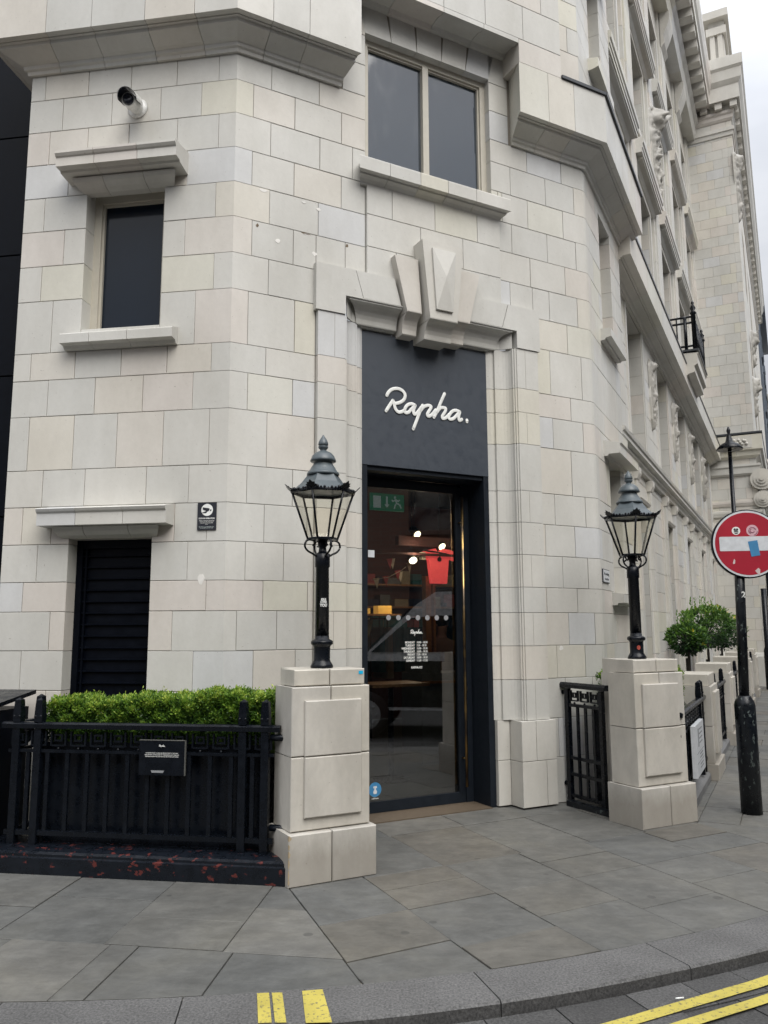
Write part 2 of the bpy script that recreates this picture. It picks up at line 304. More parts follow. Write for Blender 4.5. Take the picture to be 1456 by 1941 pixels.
LOGO = [[(-0.436, 0.078), (-0.418, 0.11), (-0.386, 0.139), (-0.343, 0.154), (-0.3, 0.154), (-0.261, 0.133), (-0.246, 0.099), (-0.261, 0.06), (-0.294, 0.033), (-0.333, 0.017), (-0.358, 0.011)], [(-0.444, -0.067), (-0.408, -0.012), (-0.374, 0.038)], [(-0.374, 0.038), (-0.361, 0.011), (-0.355, -0.02), (-0.339, -0.049), (-0.313, -0.063), (-0.284, -0.056), (-0.251, -0.036)], [(-0.141, 0.022), (-0.178, 0.032), (-0.215, 0.019), (-0.243, -0.009), (-0.253, -0.043), (-0.241, -0.06), (-0.212, -0.051), (-0.179, -0.017), (-0.141, 0.022)], [(-0.141, 0.022), (-0.157, -0.018), (-0.157, -0.054), (-0.139, -0.061), (-0.106, -0.028), (-0.076, 0.012)], [(-0.061, 0.032), (-0.091, -0.029), (-0.125, -0.112), (-0.163, -0.202)], [(-0.091, -0.029), (-0.054, 0.015), (-0.013, 0.038), (0.022, 0.038), (0.028, 0.022), (0.009, -0.01), (-0.012, -0.046), (0.001, -0.064), (0.034, -0.046), (0.08, 0.006)], [(0.18, 0.177), (0.142, 0.1), (0.103, 0.015), (0.06, -0.066)], [(0.087, -0.02), (0.126, 0.028), (0.164, 0.039), (0.19, 0.033), (0.182, 0.002), (0.151, -0.045), (0.158, -0.066), (0.193, -0.053), (0.232, -0.015)], [(0.348, 0.022), (0.302, 0.03), (0.263, 0.015), (0.231, -0.022), (0.223, -0.05), (0.24, -0.063), (0.277, -0.05), (0.316, -0.012), (0.348, 0.022)], [(0.348, 0.022), (0.335, -0.023), (0.338, -0.061), (0.358, -0.057), (0.368, -0.049)], [(0.427, -0.050), (0.427, -0.064)]]
def catmull(P, k=5):
    if len(P) < 3: return P
    out = []; Q = [P[0]]+list(P)+[P[-1]]
    for i in range(1, len(Q)-2):
        for j in range(k):
            t = j/k; out.append(tuple(.5*((2*Q[i][a])+(-Q[i-1][a]+Q[i+1][a])*t+(2*Q[i-1][a]-5*Q[i][a]+4*Q[i+1][a]-Q[i+2][a])*t*t+(-Q[i-1][a]+3*Q[i][a]-3*Q[i+1][a]+Q[i+2][a])*t**3) for a in range(2)))
    out.append(P[-1]); return out
def logo(F, u, z, w, s, parent, mat=None, name='script_lettering', r=.0162):
    m = M()
    for st in LOGO:
        P = catmull(st); m.tube([F.p(u+x*s, w, z+y*s) for x, y in P], r*s, 10, sq=(Vector((F.n.x, F.n.y, 0)), .16))
        for x, y in (P[0], P[-1]): m.ball(F.p(u+x*s, w, z+y*s), r*s*.985, sc=(1, .155, 1), n=14, F=F)
    return m.obj(name, mat or WHITE, parent)
def disc(m, F, u, z, w0, w1, r, n=28, mi=0):
    m.ext_w(F, [(u+r*math.cos(2*math.pi*i/n), z+r*math.sin(2*math.pi*i/n)) for i in range(n)], w0, w1, m=mi)

# ------------------------------------------------------------ ashlar walls
ZC = [6.475, 6.235, 5.927, 5.615, 5.304, 4.994, 4.676, 4.362, 3.902, 3.664, 3.353, 2.897, 2.5915, 2.285, 1.98, 1.744, 1.437, 1.13, .765, .41, 0.0]
bld = thing('corner_building', 'cream white stone corner building with the tall shop door and stone hoods', 'building', (0.5, 8.5, 0))
_left = [300]; REST = M()
def rt():
    r = random.random()
    return r*.62 if r < .62 else (.62+.25*random.random() if r < .86 else (.88+.07*random.random() if r < .95 else 1.0))
def put(fn, big=True, name='stone', t=None):
    t = rt() if t is None else t
    if big and _left[0] > 0:
        _left[0] -= 1; m = M(); fn(m, t)
        if m.v: m.obj(name, STONE, bld)
    else: fn(REST, t)
GAP = .0022
def ashlar(F, u0, u1, rows, joints, holes=(), depth=.16, w=0, big=True, sink=None):
    """rows: [(zlo,zhi)], joints: fn(i)->sorted list of u; holes: (ua,ub,za,zb)"""
    for i, (z0, z1) in enumerate(rows):
        js = [u0]+[j for j in joints(i) if u0+.04 < j < u1-.04]+[u1]
        for a, b_ in zip(js[:-1], js[1:]):
            rects = [(a, b_, z0, z1)]
            for (ha, hb, hz0, hz1) in holes:
                nr = []
                for (p, q, r_, s_) in rects:
                    if q <= ha or p >= hb or s_ <= hz0 or r_ >= hz1: nr.append((p, q, r_, s_)); continue
                    if p < ha: nr.append((p, ha, r_, s_))
                    if q > hb: nr.append((hb, q, r_, s_))
                    pp, qq = max(p, ha), min(q, hb)
                    if s_ > hz1: nr.append((pp, qq, hz1, s_))
                    if r_ < hz0: nr.append((pp, qq, r_, hz0))
                rects = nr
            tt = rt()
            for (p, q, r_, s_) in rects:
                if q-p < .03 or s_-r_ < .03: continue
                jw = w+random.uniform(-.0012, .0012); dp = depth
                put(lambda m, t, p=p, q=q, r_=r_, s_=s_, jw=jw: m.stone(F, p+GAP, q-GAP, w-dp, jw, r_+GAP, s_-GAP, t), big, t=tt)
rows = [(ZC[i+1], ZC[i]) for i in range(len(ZC)-1)]
aw = {0: [-1.77, -1.36, -.96, -.54, -.16], 1: [-1.59, -1.13, -.68, -.31], 2: [-1.7, -1.34, -.96, -.52, -.15], 3: [-1.5, -1.1, -.8, -.42], 4: [-1.71, -.9, -.16], 5: [-1.51, -.42], 6: [-1.7, -.16], 7: [-1.58, -.31], 8: [-1.75, -1.35, -.94, -.54, -.16], 9: [-1.58, -1.16, -.74, -.31], 10: [-1.73, -1.33, -.95, -.55, -.16], 11: [-1.58, -1.21, -.68, -.32], 12: [-1.74, -1.48, -.43, -.16], 13: [-1.59, -.31], 14: [-1.7, -.15], 15: [-1.45, -.42], 16: [-1.68, -.24], 17: [-1.45, -.35], 18: [-1.6, -.2], 19: [-1.4, -.4]}
bw = {0: [.31, .76], 1: [.15, .53, .98], 2: [.31, .77, 1.09], 3: [.15, .53, .98], 4: [.31, .76], 5: [.16, .53, 1.02], 6: [.31], 7: [.14, .55], 8: [.3], 9: [.15, .54], 10: [.32], 11: [.16, .55], 12: [.31, .68], 13: [.16, .48], 14: [.31, .69], 15: [.1, .43], 16: [.24, .59], 17: [.16, .5], 18: [.31, .6], 19: [.15, .45]}
ew = {i: [(.16 if i % 2 == 0 else .31), (.54 if i % 2 == 0 else .70), 1.34, 1.62] for i in range(20)}
HA = [(-1.315, -.615, 4.09, 5.35), (-1.32, -.615, .55, 2.325)]
HB = [(1.22, 2.62, 5.70, 7.13), (1.22, 2.70, 4.72, 5.70), (.741, 3.099, 0, 4.725)]
HE = [(.70, 1.34, 4.88, 6.32), (.70, 1.34, 1.97, 3.42)]
# left of the window the lower courses of the left wall run at other heights
for i, r_ in enumerate(rows):
    ja = aw[i]; jb = bw[i]; je = ew[i]; r = [r_]
    a1 = ja[-1]; b1 = jb[0]
    ashlar(A, -1.906, a1, r, lambda k, ja=ja: ja[:-1], HA)
    ashlar(B, b1, 3.84-b1, r, lambda k, jb=jb: jb[1:]+([1.60, 2.2] if True else [])+[3.84-x for x in reversed(jb[1:])], HB)
    ashlar(E, je[0], 1.95, r, lambda k, je=je: je[1:], HE)
    def wrap1(m, t, a1=a1, b1=b1, r_=r_):
        z0, z1 = r_[0]+GAP, r_[1]-GAP; d = .15
        pts = [A.p(a1+GAP, -d, 0), A.p(a1+GAP, 0, 0), A.p(0, 0, 0), B.p(b1-GAP, 0, 0), B.p(b1-GAP, -d, 0), B.p(.05, -d, 0)]
        m.prism([Vector((q.x, q.y, z0)) for q in pts], [Vector((q.x, q.y, z1)) for q in pts], t)
    put(wrap1)
    def wrap2(m, t, b1=b1, e1=je[0], r_=r_):
        z0, z1 = r_[0]+GAP, r_[1]-GAP; d = .15
        pts = [B.p(3.84-b1+GAP, -d, 0), B.p(3.84-b1+GAP, 0, 0), B.p(3.815, 0, 0), E.p(.025, 0, 0), E.p(e1-GAP, 0, 0), E.p(e1-GAP, -d, 0), E.p(.05, -d, 0)]
        m.prism([Vector((q.x, q.y, z0)) for q in pts], [Vector((q.x, q.y, z1)) for q in pts], t)
    put(wrap2)
# slightly projecting centre bay between the big window and the door surround
cb_rows = [(5.304, 5.60, [1.48, 1.94, 2.42]), (4.994, 5.304, [1.78, 2.25]), (4.70, 4.994, [1.52])]
for z0, z1, js in cb_rows:
    js = [1.22]+js+[2.69]
    for p, q in zip(js[:-1], js[1:]):
        put(lambda m, t, p=p, q=q: m.stone(B, p+GAP, q-GAP, -.13, .032, z0+GAP, z1-GAP, t))
# mortar behind all joints
m = M()
for F, u0, u1, hs in ((A, -1.90, -.02, HA), (B, .02, 3.82, [(1.22, 2.62, 5.70, 7.13), (.80, 3.04, 0, 4.65)]), (E, .02, 1.94, HE)):
    hs = [(h[0]-.02, h[1]+.02, h[2]-.02, h[3]+.02) for h in hs]
    us = sorted(set([u0, u1]+[x for h in hs for x in h[:2]])); zs = sorted(set([0, 6.6, 7.6 if F is B else 6.6]+[x for h in hs for x in h[2:]]))
    zs = [z for z in zs if z <= (7.6 if F is B else 6.6)]
    for a, b_ in zip(us[:-1], us[1:]):
        for c0, c1 in zip(zs[:-1], zs[1:]):
            if any(h[0] <= a and b_ <= h[1] and h[2] <= c0 and c1 <= h[3] for h in hs): continue
            m.box(F, a, b_, -.22, -.009, c0, c1)
m.obj('mortar_bed', MORTAR, bld)
# wall beside the big window above the corbelled band
for z0, z1 in ((6.475, 6.79), (6.79, 7.10), (7.10, 7.45)):
    for p, q in ((.99, 1.22), (2.62, 2.85)):
        put(lambda m, t, p=p, q=q: m.stone(B, p, q, -.13, 0, z0+GAP, z1-GAP, t))
ks = [1.22, 1.50, 1.78, 2.06, 2.34, 2.62]
for i in range(5):   # lintel stones over the big window
    o = .05*(i-2)/2
    m = M(); m.ext_w(B, [(ks[i]+GAP, 7.13), (ks[i+1]-GAP, 7.13), (ks[i+1]-GAP+o*1.2+.02*(i == 4), 7.45), (ks[i]+GAP+o*1.2-.02*(i == 0), 7.45)], -.13, .0, rt()); m.obj('lintel_stone', STONE, bld)

# ---- corbelled band running round the corner
prof = [(-.1, 6.475), (.025, 6.475), (.03, 6.505), (.05, 6.515), (.055, 6.545), (.085, 6.555), (.17, 6.60), (.20, 6.615), (.203, 6.645), (.225, 6.65), (.225, 6.66), (.28, 6.66), (.28, 7.2), (-.1, 7.2)]
def band(F, cuts, miter0=0, miter1=0, z1=7.2, top=None, nm='cornice_stone'):
    pr_ = [(w, z if z < 7 else z1) for w, z in prof]
    for k, (a, b_) in enumerate(zip(cuts[:-1], cuts[1:])):
        m = M(); t = rt()
        ka = miter0 if k == 0 else 0; kb = miter1 if k == len(cuts)-2 else 0
        P0 = [F.p(a+(GAP if not ka else 0)+ka*w, w, z) for w, z in pr_]; P1 = [F.p(b_-(GAP if not kb else 0)+kb*w, w, z) for w, z in pr_]
        m.prism(P0, P1, t); m.obj(nm, STONE, bld)
tan1 = math.tan(R(36.777/2)); tan2 = math.tan(R(35.32/2))
band(A, [-1.906, -1.62, -1.20, -.72, -.28, 0], -1, tan1)
# inner ends return into the window recess
band(B, [0, .22, .55, .96], -tan1, .30)
band(B, [2.88, 3.16, 3.50, 3.84], -.30, tan2)
band(E, [0, .42, .84, 1.26, 1.70, 2.08], -tan2, .3)
# return of the band along the flank of the building at the far left
FL = FR(A.p(-1.906, 0, 0).xy, -8.9018+90); FL.n = -A.d; FL.d = -A.n   # u runs back from the street, facing left
band(FL, [0, .6, 1.4, 2.2], -1, 0)
m = M()
for i, r_ in enumerate(rows):
    for k in range(3): REST.stone(FL, .17+k*.7+GAP, .17+(k+1)*.7-GAP, -.1, 0, r_[0]+GAP, r_[1]-GAP, rt())
m.box(FL, .02, 3, -.2, -.008, 0, 6.6); m.obj('flank_wall', MORTAR, bld)
# upper blocks of the band: the raised balcony front over the window, u .5 - 3.34
up_rows = [(7.2, 7.46), (7.46, 7.84), (7.84, 8.25), (8.25, 8.66)]
for k, (z0, z1) in enumerate(up_rows):
    js = {0: [.5, 1.04, None, 2.80, 3.34], 1: [.5, .95, 1.4, 1.92, 2.40, 2.86, 3.34], 2: [.5, .75, 1.2, 1.7, 2.2, 2.7, 3.1, 3.34], 3: [.5, .95, 1.4, 1.92, 2.40, 2.86, 3.34]}[k]
    for p, q in zip(js[:-1], js[1:]):
        if p is None or q is None: continue
        put(lambda m, t: m.stone(B, p+GAP, q-GAP, -.1, .28, z0+GAP, z1-GAP, t))
for p, q in ((1.04, 1.45), (1.45, 1.92), (1.92, 2.38), (2.38, 2.80)):   # moulded soffit of the raised front
    m = M(); m.ext_u(B, [(-.1, 7.40), (.04, 7.40), (.06, 7.43), (.20, 7.43), (.21, 7.41), (.28, 7.41), (.28, 7.46), (-.1, 7.46)], p+GAP, q-GAP, t=rt()); m.obj('lintel_moulding', STONE, bld)
# lead tops
for a_ in ((B, -.1, .5, -.1, .30, 7.203, 7.235), (B, 3.34, 3.93, -.1, .30, 7.203, 7.235), (A, -2.19, .09, -.1, .30, 7.203, 7.235), (E, -.09, 2.2, -.1, .305, 7.203, 7.24), (B, .48, 3.36, -.1, .30, 8.663, 8.7)): m = M(); m.box(*a_); m.obj('lead_flashing', LEAD, bld)
# ---- upper storeys of the corner (set in masonry, mostly outside the picture)
def upper(F, u0, u1, z0, z1, w=0, holes=(), sz=.309, len_=.46, off=0):
    rs = []; z = z0
    while z < z1-.02: rs.append((z, min(z1, z+sz))); z += sz
    for i, r_ in enumerate(rs):
        ashlar(F, u0, u1, [r_], lambda k, i=i: [u0+len_*(.5 if (i+off) % 2 else 1)+len_*j+random.uniform(-.02, .02) for j in range(int((u1-u0)/len_)+1)], holes, w=w, big=False, depth=.14)
    return rs
HE2 = [(.62, 1.32, 8.18, 9.75), (.62, 1.32, 11.2, 13.2)]
HB2 = [(1.22, 2.62, 8.9, 10.9), (1.22, 2.62, 12, 14)]; HA2 = [(-1.315, -.615, 8.2, 9.75), (-1.315, -.615, 11.2, 13.2)]
upper(A, -1.906, 0, 7.2, 16.5, 0, HA2); upper(B, 0, 3.84, 7.2, 16.5, 0, HB2+[(.9, 2.95, 7.2, 7.46)]); upper(E, 0, 1.95, 7.2, 16.5, 0, HE2)
m = M()
for F, u0, u1, hs in ((A, -1.90, -.02, HA2), (B, .02, 3.82, HB2), (E, .02, 1.94, HE2)):
    hs = [(h[0]-.02, h[1]+.02, h[2]-.02, h[3]+.02) for h in hs]
    us = sorted(set([u0, u1]+[x for h in hs for x in h[:2]])); zs = sorted(set([7.6 if F is B else 6.6, 16.5]+[x for h in hs for x in h[2:]]))
    for a, b_ in zip(us[:-1], us[1:]):
        for c0, c1 in zip(zs[:-1], zs[1:]):
            if not any(h[0] <= a and b_ <= h[1] and h[2] <= c0 and c1 <= h[3] for h in hs): m.box(F, a, b_, -.22, -.009, c0, c1)
m.obj('mortar_bed', MORTAR, bld)
def window(F, u0, u1, z0, z1, w, parent, bars=(), fr=.075, fmat=None, pmat=None, fd=.06, bottom=True, hb=()):
    fm = M(); e = .004
    fm.box(F, u0-.03, u0+fr, w-fd, w, z0, z1+.03); fm.box(F, u1-fr, u1+.03, w-fd, w, z0, z1+.03)
    fm.box(F, u0+fr+e*0, u1-fr, w-fd, w-.002, z1-fr, z1+.03)
    if bottom: fm.box(F, u0+fr, u1-fr, w-fd, w-.002, z0, z0+fr*.6)
    fm.box(F, u0+fr, u0+fr+.018, w-fd, w-.022, z0, z1-fr); fm.box(F, u1-fr-.018, u1-fr, w-fd, w-.022, z0, z1-fr); fm.box(F, u0+fr, u1-fr, w-fd, w-.020, z1-fr-.018, z1-fr)
    for b0, b1 in bars: fm.box(F, b0, b1, w-fd, w-.001, z0, z1-fr)
    for b0, b1 in hb: fm.box(F, u0+fr, u1-fr, w-fd, w-.004, b0, b1)
    o = fm.obj('window', fmat or CREAM, parent)
    ed = [u0+fr]+[x for b_ in bars for x in b_]+[u1-fr]
    for a, c in zip(ed[::2], ed[1::2]):
        g = M(); g.box(F, a, c, w-fd+.005, w-fd+.012, z0+.01, z1-fr); g.obj('pane', pmat or PANE, o)
    return o
window(A, -1.315, -.615, 4.09, 5.35, -.145, bld, fr=.062, pmat=PANE2)
window(B, 1.22, 2.62, 5.78, 7.13, -.075, bld, bars=[(1.885, 1.95)], fr=.06)
window(E, .70, 1.34, 4.90, 6.32, -.13, bld, fr=.08); window(E, .70, 1.34, 1.99, 3.42, -.13, bld, fr=.08)
for F, hs in ((A, HA2), (B, HB2), (E, HE2)):
    for h in hs: window(F, *h, -.13, bld)
# black louvred window
lf = M(); lf.box(A, -1.35, -1.27, -.2, -.135, .55, 2.35); lf.box(A, -.665, -.585, -.2, -.135, .55, 2.35); lf.box(A, -1.27, -.665, -.2, -.137, 2.26, 2.35)
lf.box(A, -1.25, -1.235, -.2, -.145, .55, 2.26)
lv = lf.obj('louvre_window', CLAD, bld)
z = .62
while z < 2.24:
    s = M(); s.ext_u(A, [(-.20, z), (-.150, z), (-.150, z+.007), (-.168, z+.012), (-.172, z+.086), (-.2, z+.086)], -1.27, -.665); s.obj('slat', CLAD, lv); z += .0925
s = M(); s.box(A, -1.34, -.6, -.3, -.23, .5, 2.36); s.obj('louvre_back', CLAD, lv)
# hoods and sills, each in three stones
def slabset(F, cuts, prof, name, m0=0, m1=0, t=None):
    for k, (a, b_) in enumerate(zip(cuts[:-1], cuts[1:])):
        m = M(); m.ext_u(F, prof, a+(GAP if k else 0), b_-(GAP if k < len(cuts)-2 else 0), m0 if k == 0 else 0, m1 if k == len(cuts)-2 else 0, rt() if t is None else t); m.obj(name, STONE, bld)
hood1 = [(-.05, 5.39), (.17, 5.41), (.18, 5.425), (.25, 5.425), (.25, 5.50), (.262, 5.51), (.275, 5.53), (.275, 5.55), (-.05, 5.60)]
slabset(A, [-1.47, -1.13, -.75, -.41], hood1, 'hood_stone')
slabset(A, [-1.40, -1.12, -.76, -.47], [(-.05, 5.30), (.0, 5.305), (.05, 5.325), (.10, 5.355), (.115, 5.375), (.118, 5.39), (-.05, 5.39)], 'hood_bed_stone', .5, .5)
slabset(A, [-1.43, -1.17, -.84, -.45], [(-.1, 3.90), (.04, 3.905), (.06, 3.93), (.12, 3.935), (.12, 4.01), (.11, 4.02), (-.1, 4.09)], 'sill_stone')
slabset(A, [-1.52, -1.19, -.79, -.435], [(-.05, 2.415), (.15, 2.42), (.15, 2.515), (.165, 2.53), (.175, 2.55), (.17, 2.555), (-.05, 2.60)], 'hood_stone')
slabset(A, [-1.42, -1.16, -.78, -.52], [(-.05, 2.325), (.0, 2.33), (.045, 2.35), (.075, 2.38), (.085, 2.415), (-.05, 2.415)], 'hood_bed_stone', .6, .6)
slabset(B, [1.09, 1.40, 1.72, 2.02, 2.34, 2.75], [(-.1, 5.575), (.03, 5.58), (.035, 5.60), (.06, 5.62), (.10, 5.635), (.105, 5.65), (.15, 5.652), (.15, 5.77), (.145, 5.78), (-.1, 5.80)], 'sill_stone', .5, .5)
for zt, hz in ((4.91, 0), (2.0, 0)):
    slabset(E, [.52, 1.0, 1.45], [(-.1, zt-.17), (.05, zt-.165), (.06, zt-.145), (.12, zt-.14), (.12, zt-.05), (-.1, zt-.01)], 'sill_stone', .2, .2)
slabset(E, [.44, .85, 1.20, 1.58], [(-.05, 3.42), (.04, 3.42), (.05, 3.44), (.17, 3.44), (.17, 3.53), (.185, 3.55), (-.05, 3.60)], 'hood_stone')
slabset(E, [.52, 1.0, 1.45], [(-.1, 8.0), (.05, 8.01), (.12, 8.03), (.12, 8.14), (-.1, 8.18)], 'sill_stone'); slabset(E, [.36, .95, 1.6], [(-.05, 9.75), (.22, 9.80), (.24, 10.0), (-.05, 10.05)], 'hood_stone')

# ---- door surround
SU = {0: .06}
bz = [4.30, 4.03, 3.90, 3.664, 3.353, 2.897, 2.5915, 2.285, 1.98, 1.744, 1.437, 1.13, .765]
pz = [4.30, 3.902, 3.664, 3.353, 2.897, 2.5915, 2.285, 1.98, 1.744, 1.437, 1.13, .765]
def mir(F0, u): return 3.84-u
def sur_prof(side):   # plan of the moulded jamb (u, w), outer to inner, left side
    P = [(.745, .05), (1.000, .05), (1.000, .036), (1.018, .036), (1.018, .02), (1.030, .018)]
    for k in range(7):   # cove
        a = k/6*math.pi/2; P.append((1.030+.125*math.sin(a), .018-.09*(1-math.cos(a)))) if False else P.append((1.030+.125*(1-math.cos(a)), .018-.095*math.sin(a)))
    P += [(1.165, -.080), (1.175, -.080), (1.175, -.105), (1.215, -.108), (1.245, -.125), (1.245, -.2), (.745, -.2)]
    return P if side < 0 else [(3.84-u, w) for u, w in reversed(P)]
for i in range(len(pz)-1):
    for sd in (-1, 1):
        P = sur_prof(sd); t = rt()
        m = M(); m.ext_z(B, P, pz[i+1]+GAP, pz[i]-GAP, t); m.obj('surround_stone', STONE, bld)
        if i % 2 == 0:   # a vertical joint splits every other block
            m = M(); u = .90 if sd < 0 else 3.84-.90; m.box(B, u-.0015, u+.0015, .0495, .0506, pz[i+1]+.006, pz[i]-.006); m.obj('joint', MORTAR, bld)
# block at the foot of the jambs
for sd in (-1, 1):
    f = lambda u: u if sd < 0 else 3.84-u
    for z0, z1, cut in ((.41, .765, .93), (0.012, .41, .82)):
        for a, b_ in ((.70, cut), (cut, 1.095)):
            p, q = sorted((f(a), f(b_))); put(lambda m, t: m.stone(B, p+GAP, q-GAP, -.2, .085, z0+GAP, z1-GAP, t), t=.4)
for sd in (-1, 1):
    for z0, z1 in ((.41, .765), (.012, .41)):
        p, q = sorted((1.098 if sd < 0 else 3.84-1.098, 1.234 if sd < 0 else 3.84-1.234)); put(lambda m, t: m.stone(B, p, q, -.2, -.09, z0+GAP, z1-GAP, t), t=.4)
# head: ears, lintel blocks, wedges and keystone (u,z faces extruded in w) with a cove below
def cove_run(ua, ub, w_out, top_a, top_b, t, name, zb=4.20, ma=0, mb=0):
    """moulded underside from the fascia (w_out, z=4.47) down and back to the opening"""
    P = [(w_out, 4.47), (w_out-.012, 4.47), (w_out-.012, 4.455), (w_out-.030, 4.45)]
    for k in range(7):
        a = k/6*math.pi/2; P.append((w_out-.030-.10*math.sin(a), 4.45-.150*(1-math.cos(a))))
    P += [(w_out-.135, 4.29), (w_out-.155, 4.29), (w_out-.155, 4.285), (w_out-.175, 4.28), (-.2, 4.28), (-.2, 4.48), (w_out, 4.48)]
    m = M(); m.prism([B.p(ua+ma*(w_out-w), w, z) for w, z in P], [B.p(ub-mb*(w_out-w), w, z) for w, z in P], t); m.obj(name, STONE, bld)
for sd in (-1, 1):
    f = (lambda u: u) if sd < 0 else (lambda u: 3.84-u); t = [.15, .12][sd > 0]
    pl = [(.72, 4.302), (1.000, 4.302), (1.000, 4.472), (1.17, 4.472), (1.095, 4.725), (.72, 4.725)]
    m = M(); m.ext_w(B, [(f(u), z) for u, z in pl], -.13, .062, t); m.obj('ear_stone', STONE, bld)
    # inner corner filler of the moulding below the ear
    P = sur_prof(sd); m = M(); m.ext_z(B, [(u, w) for u, w in P if abs(u-1.92) < .9005] if True else P, 4.303, 4.472, t); m.obj('surround_stone', STONE, bld)
    pl = [(1.176, 4.472), (1.555, 4.472), (1.485, 4.725), (1.101, 4.725)]
    m = M(); m.ext_w(B, [(f(u), z) for u, z in pl], -.13, .060, .12); m.obj('voussoir', STONE, bld)
    a, b_ = sorted((f(1.03), f(1.57))); cove_run(a, b_, .060, 0, 0, t, 'head_moulding', ma=1 if sd < 0 else 0, mb=0 if sd < 0 else 1)
    pl = [(1.585, 4.42), (1.735, 4.42), (1.700, 4.93), (1.46, 4.93)]
    m = M(); m.ext_w(B, [(f(u), z) for u, z in pl], -.13, .112, .70); m.obj('voussoir', STONE, bld)
    P = [(.112, 4.42), (.10, 4.418)]+[(.10-.10*math.sin(k/6*math.pi/2), 4.415-.165*(1-math.cos(k/6*math.pi/2))) for k in range(7)]+[(-.01, 4.24), (-.2, 4.24), (-.2, 4.43), (.112, 4.43)]
    a, b_ = sorted((f(1.590), f(1.738)))
    m = M(); m.prism([B.p(a, w, z) for w, z in P], [B.p(b_, w, z) for w, z in P], .70); m.obj('wedge_moulding', STONE, bld)
m = M(); m.ext_w(B, [(1.775, 4.36), (2.065, 4.36), (2.14, 5.10), (1.70, 5.10)], -.13, .195, .45); m.obj('keystone', STONE, bld)
P = [(.195, 4.36)]+[(.183-.105*math.sin(k/6*math.pi/2), 4.355-.14*(1-math.cos(k/6*math.pi/2))) for k in range(7)]+[(.075, 4.205), (-.2, 4.205), (-.2, 4.37), (.195, 4.37)]
m = M(); m.prism([B.p(1.778, w, z) for w, z in P], [B.p(2.062, w, z) for w, z in P], .45); m.obj('keystone_moulding', STONE, bld)
m = M()   # raised pyramid-cut panel
q = [(1.832, 4.45), (2.008, 4.45), (2.045, 5.03), (1.795, 5.03)]
b0 = [B.p(u, .19, z) for u, z in q]; b1 = [B.p(u, .216, z) for u, z in q]; ap = B.p(1.92, .248, 4.76)
m.add(b0+b1+[ap], [(0, 1, 5, 4), (1, 2, 6, 5), (2, 3, 7, 6), (3, 0, 4, 7), (4, 5, 8), (5, 6, 8), (6, 7, 8), (7, 4, 8)], .3); m.obj('keystone_panel', STONE, bld)

# ---- black shop front inside the surround
m = M(); m.box(B, 1.235, 2.605, -.16, -.125, 3.035, 4.26); fp = m.obj('fascia_panel', FASCIA, bld)
logo(B, 1.93, 3.61, -.118, 1.0, fp)
m = M(); m.box(B, 1.235, 1.300, -.48, -.130, 0.0, 3.035); m.box(B, 2.540, 2.605, -.48, -.130, 0, 3.035); m.box(B, 1.300, 2.540, -.48, -.150, 2.995, 3.06)
m.box(B, 1.300, 1.36, -.48, -.40, 0, 2.995); m.box(B, 2.46, 2.540, -.48, -.40, 0, 2.995)
m.obj('door_casing', DOORBLK, bld)
dr = M(); dr.box(B, 1.37, 1.44, -.455, -.405, .012, 2.96); dr.box(B, 2.395, 2.455, -.455, -.405, .012, 2.96); dr.box(B, 1.44, 2.395, -.454, -.406, .012, .105); dr.box(B, 1.44, 2.395, -.454, -.406, 2.895, 2.96); dr.box(B, 1.365, 2.458, -.47, -.452, 2.90, 2.994)
door = dr.obj('glass_door', DOORBLK, bld)
g = M(); g.box(B, 1.44, 2.395, -.435, -.425, .105, 2.895); g.obj('pane', GLASS, door)
def bar(u, z0, z1, w, r): 
    m = M(); m.tube([B.p(u, w, z0), B.p(u, w, z1)], r, 12); 
    for z in (z0+.25, z1-.25): m.tube([B.p(u, w, z), B.p(u, -.41, z)], r*.6, 8)
    return m.obj('door_handle', BRASS, door)
bar(2.425, .16, 2.86, -.335, .0135)
m = M(); m.box(B, 2.465, 2.480, -.40, -.385, 1.02, 1.06); m.box(B, 2.465, 2.480, -.40, -.385, 2.05, 2.12); m.obj('lock', BRASS, door)
for k in range(7): m = M(); disc(m, B, 1.663+k*.103, 1.70, -.4245, -.4235, .024, 18); m.obj('frosted_dot', DOT, door)
lo = logo(B, 1.957, 1.565, -.4235, .145, door, name='script_lettering', r=.022)
for k, (d_, h_) in enumerate((('MONDAY', '10:00 - 18:30'), ('TUESDAY', '7:30 - 18:30'), ('WEDNESDAY', '10:00 - 18:30'), ('THURSDAY', '10:00 - 18:30'), ('FRIDAY', '7:30 - 18:30'), ('SATURDAY', '10:00 - 18:30'), ('SUNDAY', '11:00 - 17:00'))):
    z = 1.465-k*.0275; text(B, 1.935, z, -.424, d_, .027, WHITE, door, align='RIGHT', sx=.85, bold=.0008); text(B, 1.955, z, -.424, h_, .026, WHITE, door, align='LEFT', sx=.85, bold=.0003)
text(B, 1.955, 1.238, -.424, 'RAPHA.CC', .027, WHITE, door, sx=.9, bold=.0008)
m = M(); m.box(B, 1.455, 1.52, -.4245, -.4235, 2.245, 2.31); m.obj('white_sticker', SIGNW, door)
m = M(); disc(m, B, 1.52, .205, -.4245, -.4232, .062); st = m.obj('round_blue_sticker', BLUE, door)
m = M(); m.lathe(B.p(1.52, -.4225, .205), [(.0, 0)], 3); m = M(); m.ext_w(B, [(1.505, .235), (1.535, .235), (1.54, .22), (1.527, .215), (1.527, .21), (1.54, .185), (1.533, .168), (1.507, .168), (1.50, .185), (1.513, .21), (1.513, .215), (1.50, .22)], -.4232, -.4226); m.obj('sticker_emblem', SIGNW, st)
text(B, 1.52, .125, -.424, 'refill here', .018, WHITE, door)
